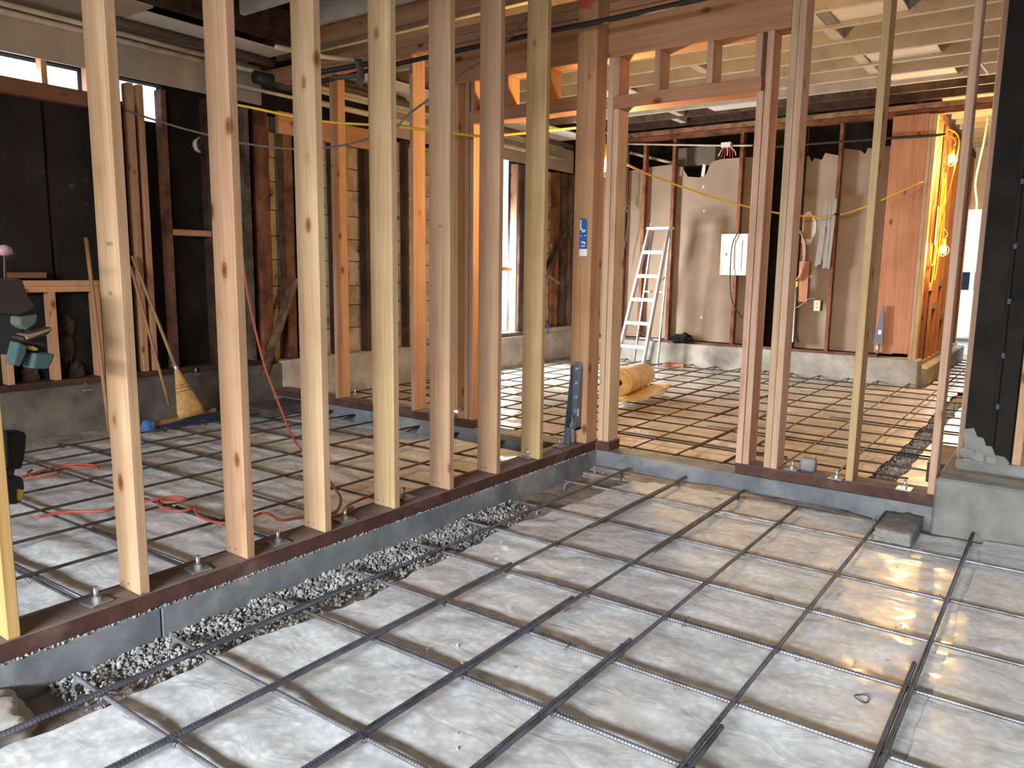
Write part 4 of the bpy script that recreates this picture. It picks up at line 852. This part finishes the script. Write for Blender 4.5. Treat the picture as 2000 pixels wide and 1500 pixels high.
for t in (0.32, 0.38, 0.45):
    c = hb0 + dd * t; w = 0.03 + 0.085 * t; tube('stitching', [c + sidv * math.cos(a) * (w + 0.006) + Vector((1, 0, 0.2)) * math.sin(a) * 0.038 for a in [2 * math.pi * k / 12 for k in range(13)]], 0.003, HANDLE, br, sides=5, n=2)
cyl('ferrule', hb0 + (ht - hb0).normalized() * 0.06, hb0 - (ht - hb0).normalized() * 0.03, 0.018, GALV, br)
pbm = thing('push_broom', 'blue push broom lying at the foot of the dark curb', 'broom', Yp(350, 835, -3.25))
a = Yp(283, 832, -3.25); b = Yp(418, 800, -3.28); beam('block', a, b, 0.06, 0.035, HANDLE, pbm); V = []; F = []
for i in range(25):
    t = i / 24; p = a.lerp(b, t); h = 0.075 + 0.012 * noise.noise(Vector((i * 1.3, 0, 0)))
    V += [p + Vector((-0.035, 0, -0.015)), p + Vector((0.035, 0, -0.015)), p + Vector((0.06, 0.004 * noise.noise(Vector((i, 3, 0))), -h)), p + Vector((-0.05, 0, -h))]
for i in range(24):
    for k in range(4): F.append((i * 4 + k, i * 4 + (k + 1) % 4, (i + 1) * 4 + (k + 1) % 4, (i + 1) * 4 + k))
F += [(0, 1, 2, 3), (99, 98, 97, 96)]; geo('bristles', V, F, BLUEB, pbm)
stick('handle', Yp(255, 520, -3.5), Yp(330, 790, -3.3), 0.013, pbm); lump('loose_rag', Yp(290, 838, -3.2), (0.04, 0.06, 0.07), plain('blue_rag', (0.05, 0.12, 0.32), 0.8), pbm, 3, 0.4, 3)
tag(stick('wooden_pole', Yp(168, 465, -3.55), Yp(214, 845, -3.25), 0.016), 'bare wooden pole leaning across the rail of cripples', 'pole')
# tool belt on the nearest stud
tb0 = Vector((-0.05, -2.045, 0.0))
def T(px, py, x=0.02): return Yp(px, py, x)
tbt = thing('tool_belt', 'leather and teal tool belt hung on the nearest stud', 'tool belt', T(30, 640))
def pouch(name, pts, mat, d=0.045, x=0.015):
    P = [T(*q, x) for q in pts]; n = len(P); V = P + [p + Vector((d, 0.01, -0.004)) for p in P]
    F = [tuple(range(n - 1, -1, -1)), tuple(range(n, 2 * n))] + [(i, (i + 1) % n, (i + 1) % n + n, i + n) for i in range(n)]
    o = geo(name, V, F, mat, tbt); md = o.modifiers.new('soft', 'BEVEL'); md.width = 0.005; md.segments = 2; md.limit_method = 'NONE'; return o
pouch('bag', [(-40, 548), (22, 542), (34, 575), (48, 592), (40, 603), (15, 612), (-40, 606)], LEATH, 0.05)
pouch('pocket', [(18, 616), (55, 610), (52, 628), (32, 642), (18, 632)], plain('dark_green_canvas', (0.05, 0.06, 0.05), 0.85), 0.045)
pouch('band', [(20, 655), (78, 634), (82, 640), (72, 650), (36, 662), (22, 662)], LEATH, 0.05)
pouch('strap', [(27, 652), (78, 637), (82, 640), (30, 660)], plain('tan_webbing', (0.16, 0.1, 0.06), 0.8), 0.053)
pouch('pouch', [(18, 664), (36, 672), (32, 690), (22, 712), (7, 708)], TEAL, 0.04); pouch('pouch', [(48, 686), (87, 687), (80, 705), (72, 716), (42, 716)], TEAL, 0.05)
pouch('tool_tip', [(40, 674), (50, 672), (64, 680), (52, 683)], TOOLY, 0.03, 0.01)
pouch('back_leather', [(-40, 600), (20, 615), (40, 660), (78, 650), (80, 690), (20, 690), (-40, 690)], BLACKF, 0.02, 0.0)
nb = T(9, 489, 0.01); kn = lump('knob', nb, (0.016, 0.02, 0.016), PINK, tbt, 3, 0.1); stick('hanger', nb, T(10, 550, 0.02), 0.004, tbt, LEATH)
# cordless drill set behind the nearest stud
dl = thing('cordless_tool', 'black and yellow cordless tool hanging behind the nearest stud', 'power tool', T(20, 975, -0.17))
def D(px, py): return T(px, py, -0.17)
def tslab(name, pts, mat, d=0.06):
    P = [D(*q) for q in pts]; n = len(P); V = [p + Vector((-d / 2, 0, 0)) for p in P] + [p + Vector((d / 2, 0, 0)) for p in P]
    F = [tuple(range(n - 1, -1, -1)), tuple(range(n, 2 * n))] + [(i, (i + 1) % n, (i + 1) % n + n, i + n) for i in range(n)]
    o = geo(name, V, F, mat, dl); md = o.modifiers.new('soft', 'BEVEL'); md.width = 0.006; md.segments = 2; return o
tslab('battery', [(8, 842), (40, 841), (44, 850), (40, 890), (34, 912), (12, 915)], BLACKF, 0.07); tslab('handle', [(5, 912), (26, 912), (22, 935), (4, 935)], BLACKC, 0.04)
tslab('housing', [(0, 930), (38, 930), (41, 948), (36, 976), (24, 982), (0, 982)], BLACKC, 0.06); tslab('yellow_panel', [(24, 950), (39, 953), (35, 975), (24, 975)], TOOLY, 0.066)
# orange extension cord
co = [(70, 1010), (130, 1000), (200, 998), (226, 990), (236, 984), (300, 977), (330, 971), (352, 971), (362, 976), (330, 981), (310, 978), (312, 988), (340, 998), (368, 996), (380, 990), (384, 1002), (396, 1012), (440, 1022), (490, 1010), (512, 1002), (530, 1006), (548, 1016), (580, 1012), (630, 1006), (658, 998), (666, 975), (655, 955), (640, 935), (612, 905), (588, 878)]
pts = [Zp(*q, -0.085) for q in co]; e = pts[-1]
for k, q in enumerate([(566, 842), (542, 782), (518, 718), (500, 650), (482, 565), (474, 500)]): pts.append(at(*q, 0, e.x - 0.03 * k))
tag(tube('extension_cord', pts, 0.0075, ORANGE, n=6), 'orange extension cord trailing over the rebar behind the studs', 'cord')
tag(tube('extension_cord', [Zp(*q, -0.085) for q in ((40, 932), (75, 922), (125, 908), (180, 908), (192, 916), (165, 912), (128, 914), (110, 926), (70, 932), (55, 924), (62, 918))], 0.007, ORANGE, n=6), 'small orange cord loops by the nearest stud', 'cord')
tag(tube('extension_cord', [Zp(*q, -0.05) for q in ((660, 1008), (676, 998), (690, 990), (672, 998), (684, 985), (706, 975), (740, 962))], 0.007, ORANGE, n=6), 'knotted orange cord end resting on the sill', 'cord')
# stacked stone slab by the diagonal brace
tag(lump('stone_slab', Yp(560, 792, -3.15), (0.22, 0.42, 0.04), CONCDARK, None, 5, 0.1, 8, 2.0, 0.8), 'flat dark stone slab under the diagonal brace', 'stone')
for i, (px, py) in enumerate(((130, 680), (150, 730), (60, 735), (130, 640))): lump('insulation_tuft', Yp(px, py, -3.66), (0.01, 0.05, 0.09), mottled('old_insulation%d' % i, (0.01, 0.007, 0.005), (0.07, 0.042, 0.028), 16, 0.95), wl, 5, 0.55, i, 4.0)
for i, (px, py) in enumerate(((168, 762), (383, 731))): anchor(Yp(px, py, -3.53), wl)
a = Yp(15, 541, -3.6); b = Yp(88, 541, -3.6); tag(box('wood_offcut', (-3.64, a.y, Yp(50, 543, -3.58).z), (-3.57, b.y, Yp(50, 533, -3.58).z + 0.004), WY, None, BRW), 'short wood offcut lying on the low rail', 'offcut')
# orange case and can in the far room
p = Zp(833, 742, ZF); oc = thing('orange_case', 'orange plastic case half hidden behind the cross wall studs', 'case', p)
box('body', (p.x - 0.08, p.y - 0.05, ZF + 0.02), (p.x + 0.25, p.y + 0.2, ZF + 0.2), ORBOX, oc, bev=0.012); box('lid', (p.x - 0.09, p.y - 0.055, ZF + 0.2), (p.x + 0.26, p.y + 0.205, ZF + 0.235), ORBOX, oc, bev=0.012); box('seam', (p.x - 0.081, p.y - 0.052, ZF + 0.1), (p.x + 0.251, p.y + 0.2, ZF + 0.106), LEATH, oc, bev=0)
p = Yp(1067, 650, -3.53); cn = thing('drink_can', 'blue drink can standing on the curb ledge', 'can', p); cyl('can', p, p + Vector((0, 0, 0.12)), 0.033, BLUEP, cn, 16); cyl('rim', p + Vector((0, 0, 0.12)), p + Vector((0, 0, 0.126)), 0.028, ALU, cn, 16); cyl('band', p + Vector((0, 0, 0.05)), p + Vector((0, 0, 0.075)), 0.0335, REDM, cn, 16)
tag(box('wood_scrap', (-1.85, 6.5, ZF + 0.05), (-1.55, 6.6, ZF + 0.1), WX, None, (0.35, 0.15, 0.09)), 'reddish wood scrap on the rebar by the ladder', 'offcut')
tag(tube('wire_ring', [Zp(1683, 1363, -0.16) + Vector((0.022 * math.cos(a), 0.022 * math.sin(a), 0.004 * math.sin(2 * a))) for a in [0.6 * k for k in range(11)]] + [Zp(1694, 1366, -0.155)], 0.0016, WIREM, n=4, sides=5), 'small loop of tie wire dropped on the glossy sheet', 'wire')
def crumbs(rs): return (0.6 + 2.4 * rs.rand(), -1.6 + 2.8 * rs.rand(), ZF + 0.012)
stones('stone_crumbs', 60, crumbs, 0.003, 0.007, 'scattered white stone crumbs on the glossy sheet', seed=5)

# ================================================================== OUTSIDE
fn = thing('fence', 'weathered tan board fence outside the side window', 'fence', (-5.4, 4.6, -0.45))
for k in range(14): z = -0.4 + 0.12 * k; box('board', (-5.45, 2.5, z), (-5.42, 4.75, z + 0.11), WY, fn, YELW)
for y in (2.6, 4.7): box('post', (-5.5, y, -0.45), (-5.4, y + 0.09, 1.35), WZ, fn, YELW)
cr = thing('car', 'white car parked outside the passage door', 'car', (0.6, 19, -0.45))
prism('body', [(-1.2, -0.1), (2.6, -0.1), (2.7, 0.5), (2.2, 0.75), (-1.1, 0.75), (-1.3, 0.4)], 'y', 18.2, 19.8, CARW, cr)
prism('cabin', [(-0.8, 0.75), (1.9, 0.75), (1.3, 1.3), (-0.3, 1.3)], 'y', 18.35, 19.65, CARW, cr); prism('window', [(-0.6, 0.8), (0.5, 0.8), (0.5, 1.22), (-0.25, 1.22)], 'y', 18.33, 18.35, GLASSD, cr); prism('window', [(0.6, 0.8), (1.6, 0.8), (1.2, 1.22), (0.6, 1.22)], 'y', 18.33, 18.35, GLASSD, cr)
for x in (-0.5, 1.8): cyl('wheel', Vector((x, 18.15, -0.13)), Vector((x, 18.4, -0.13)), 0.32, BLACKC, cr, 24)
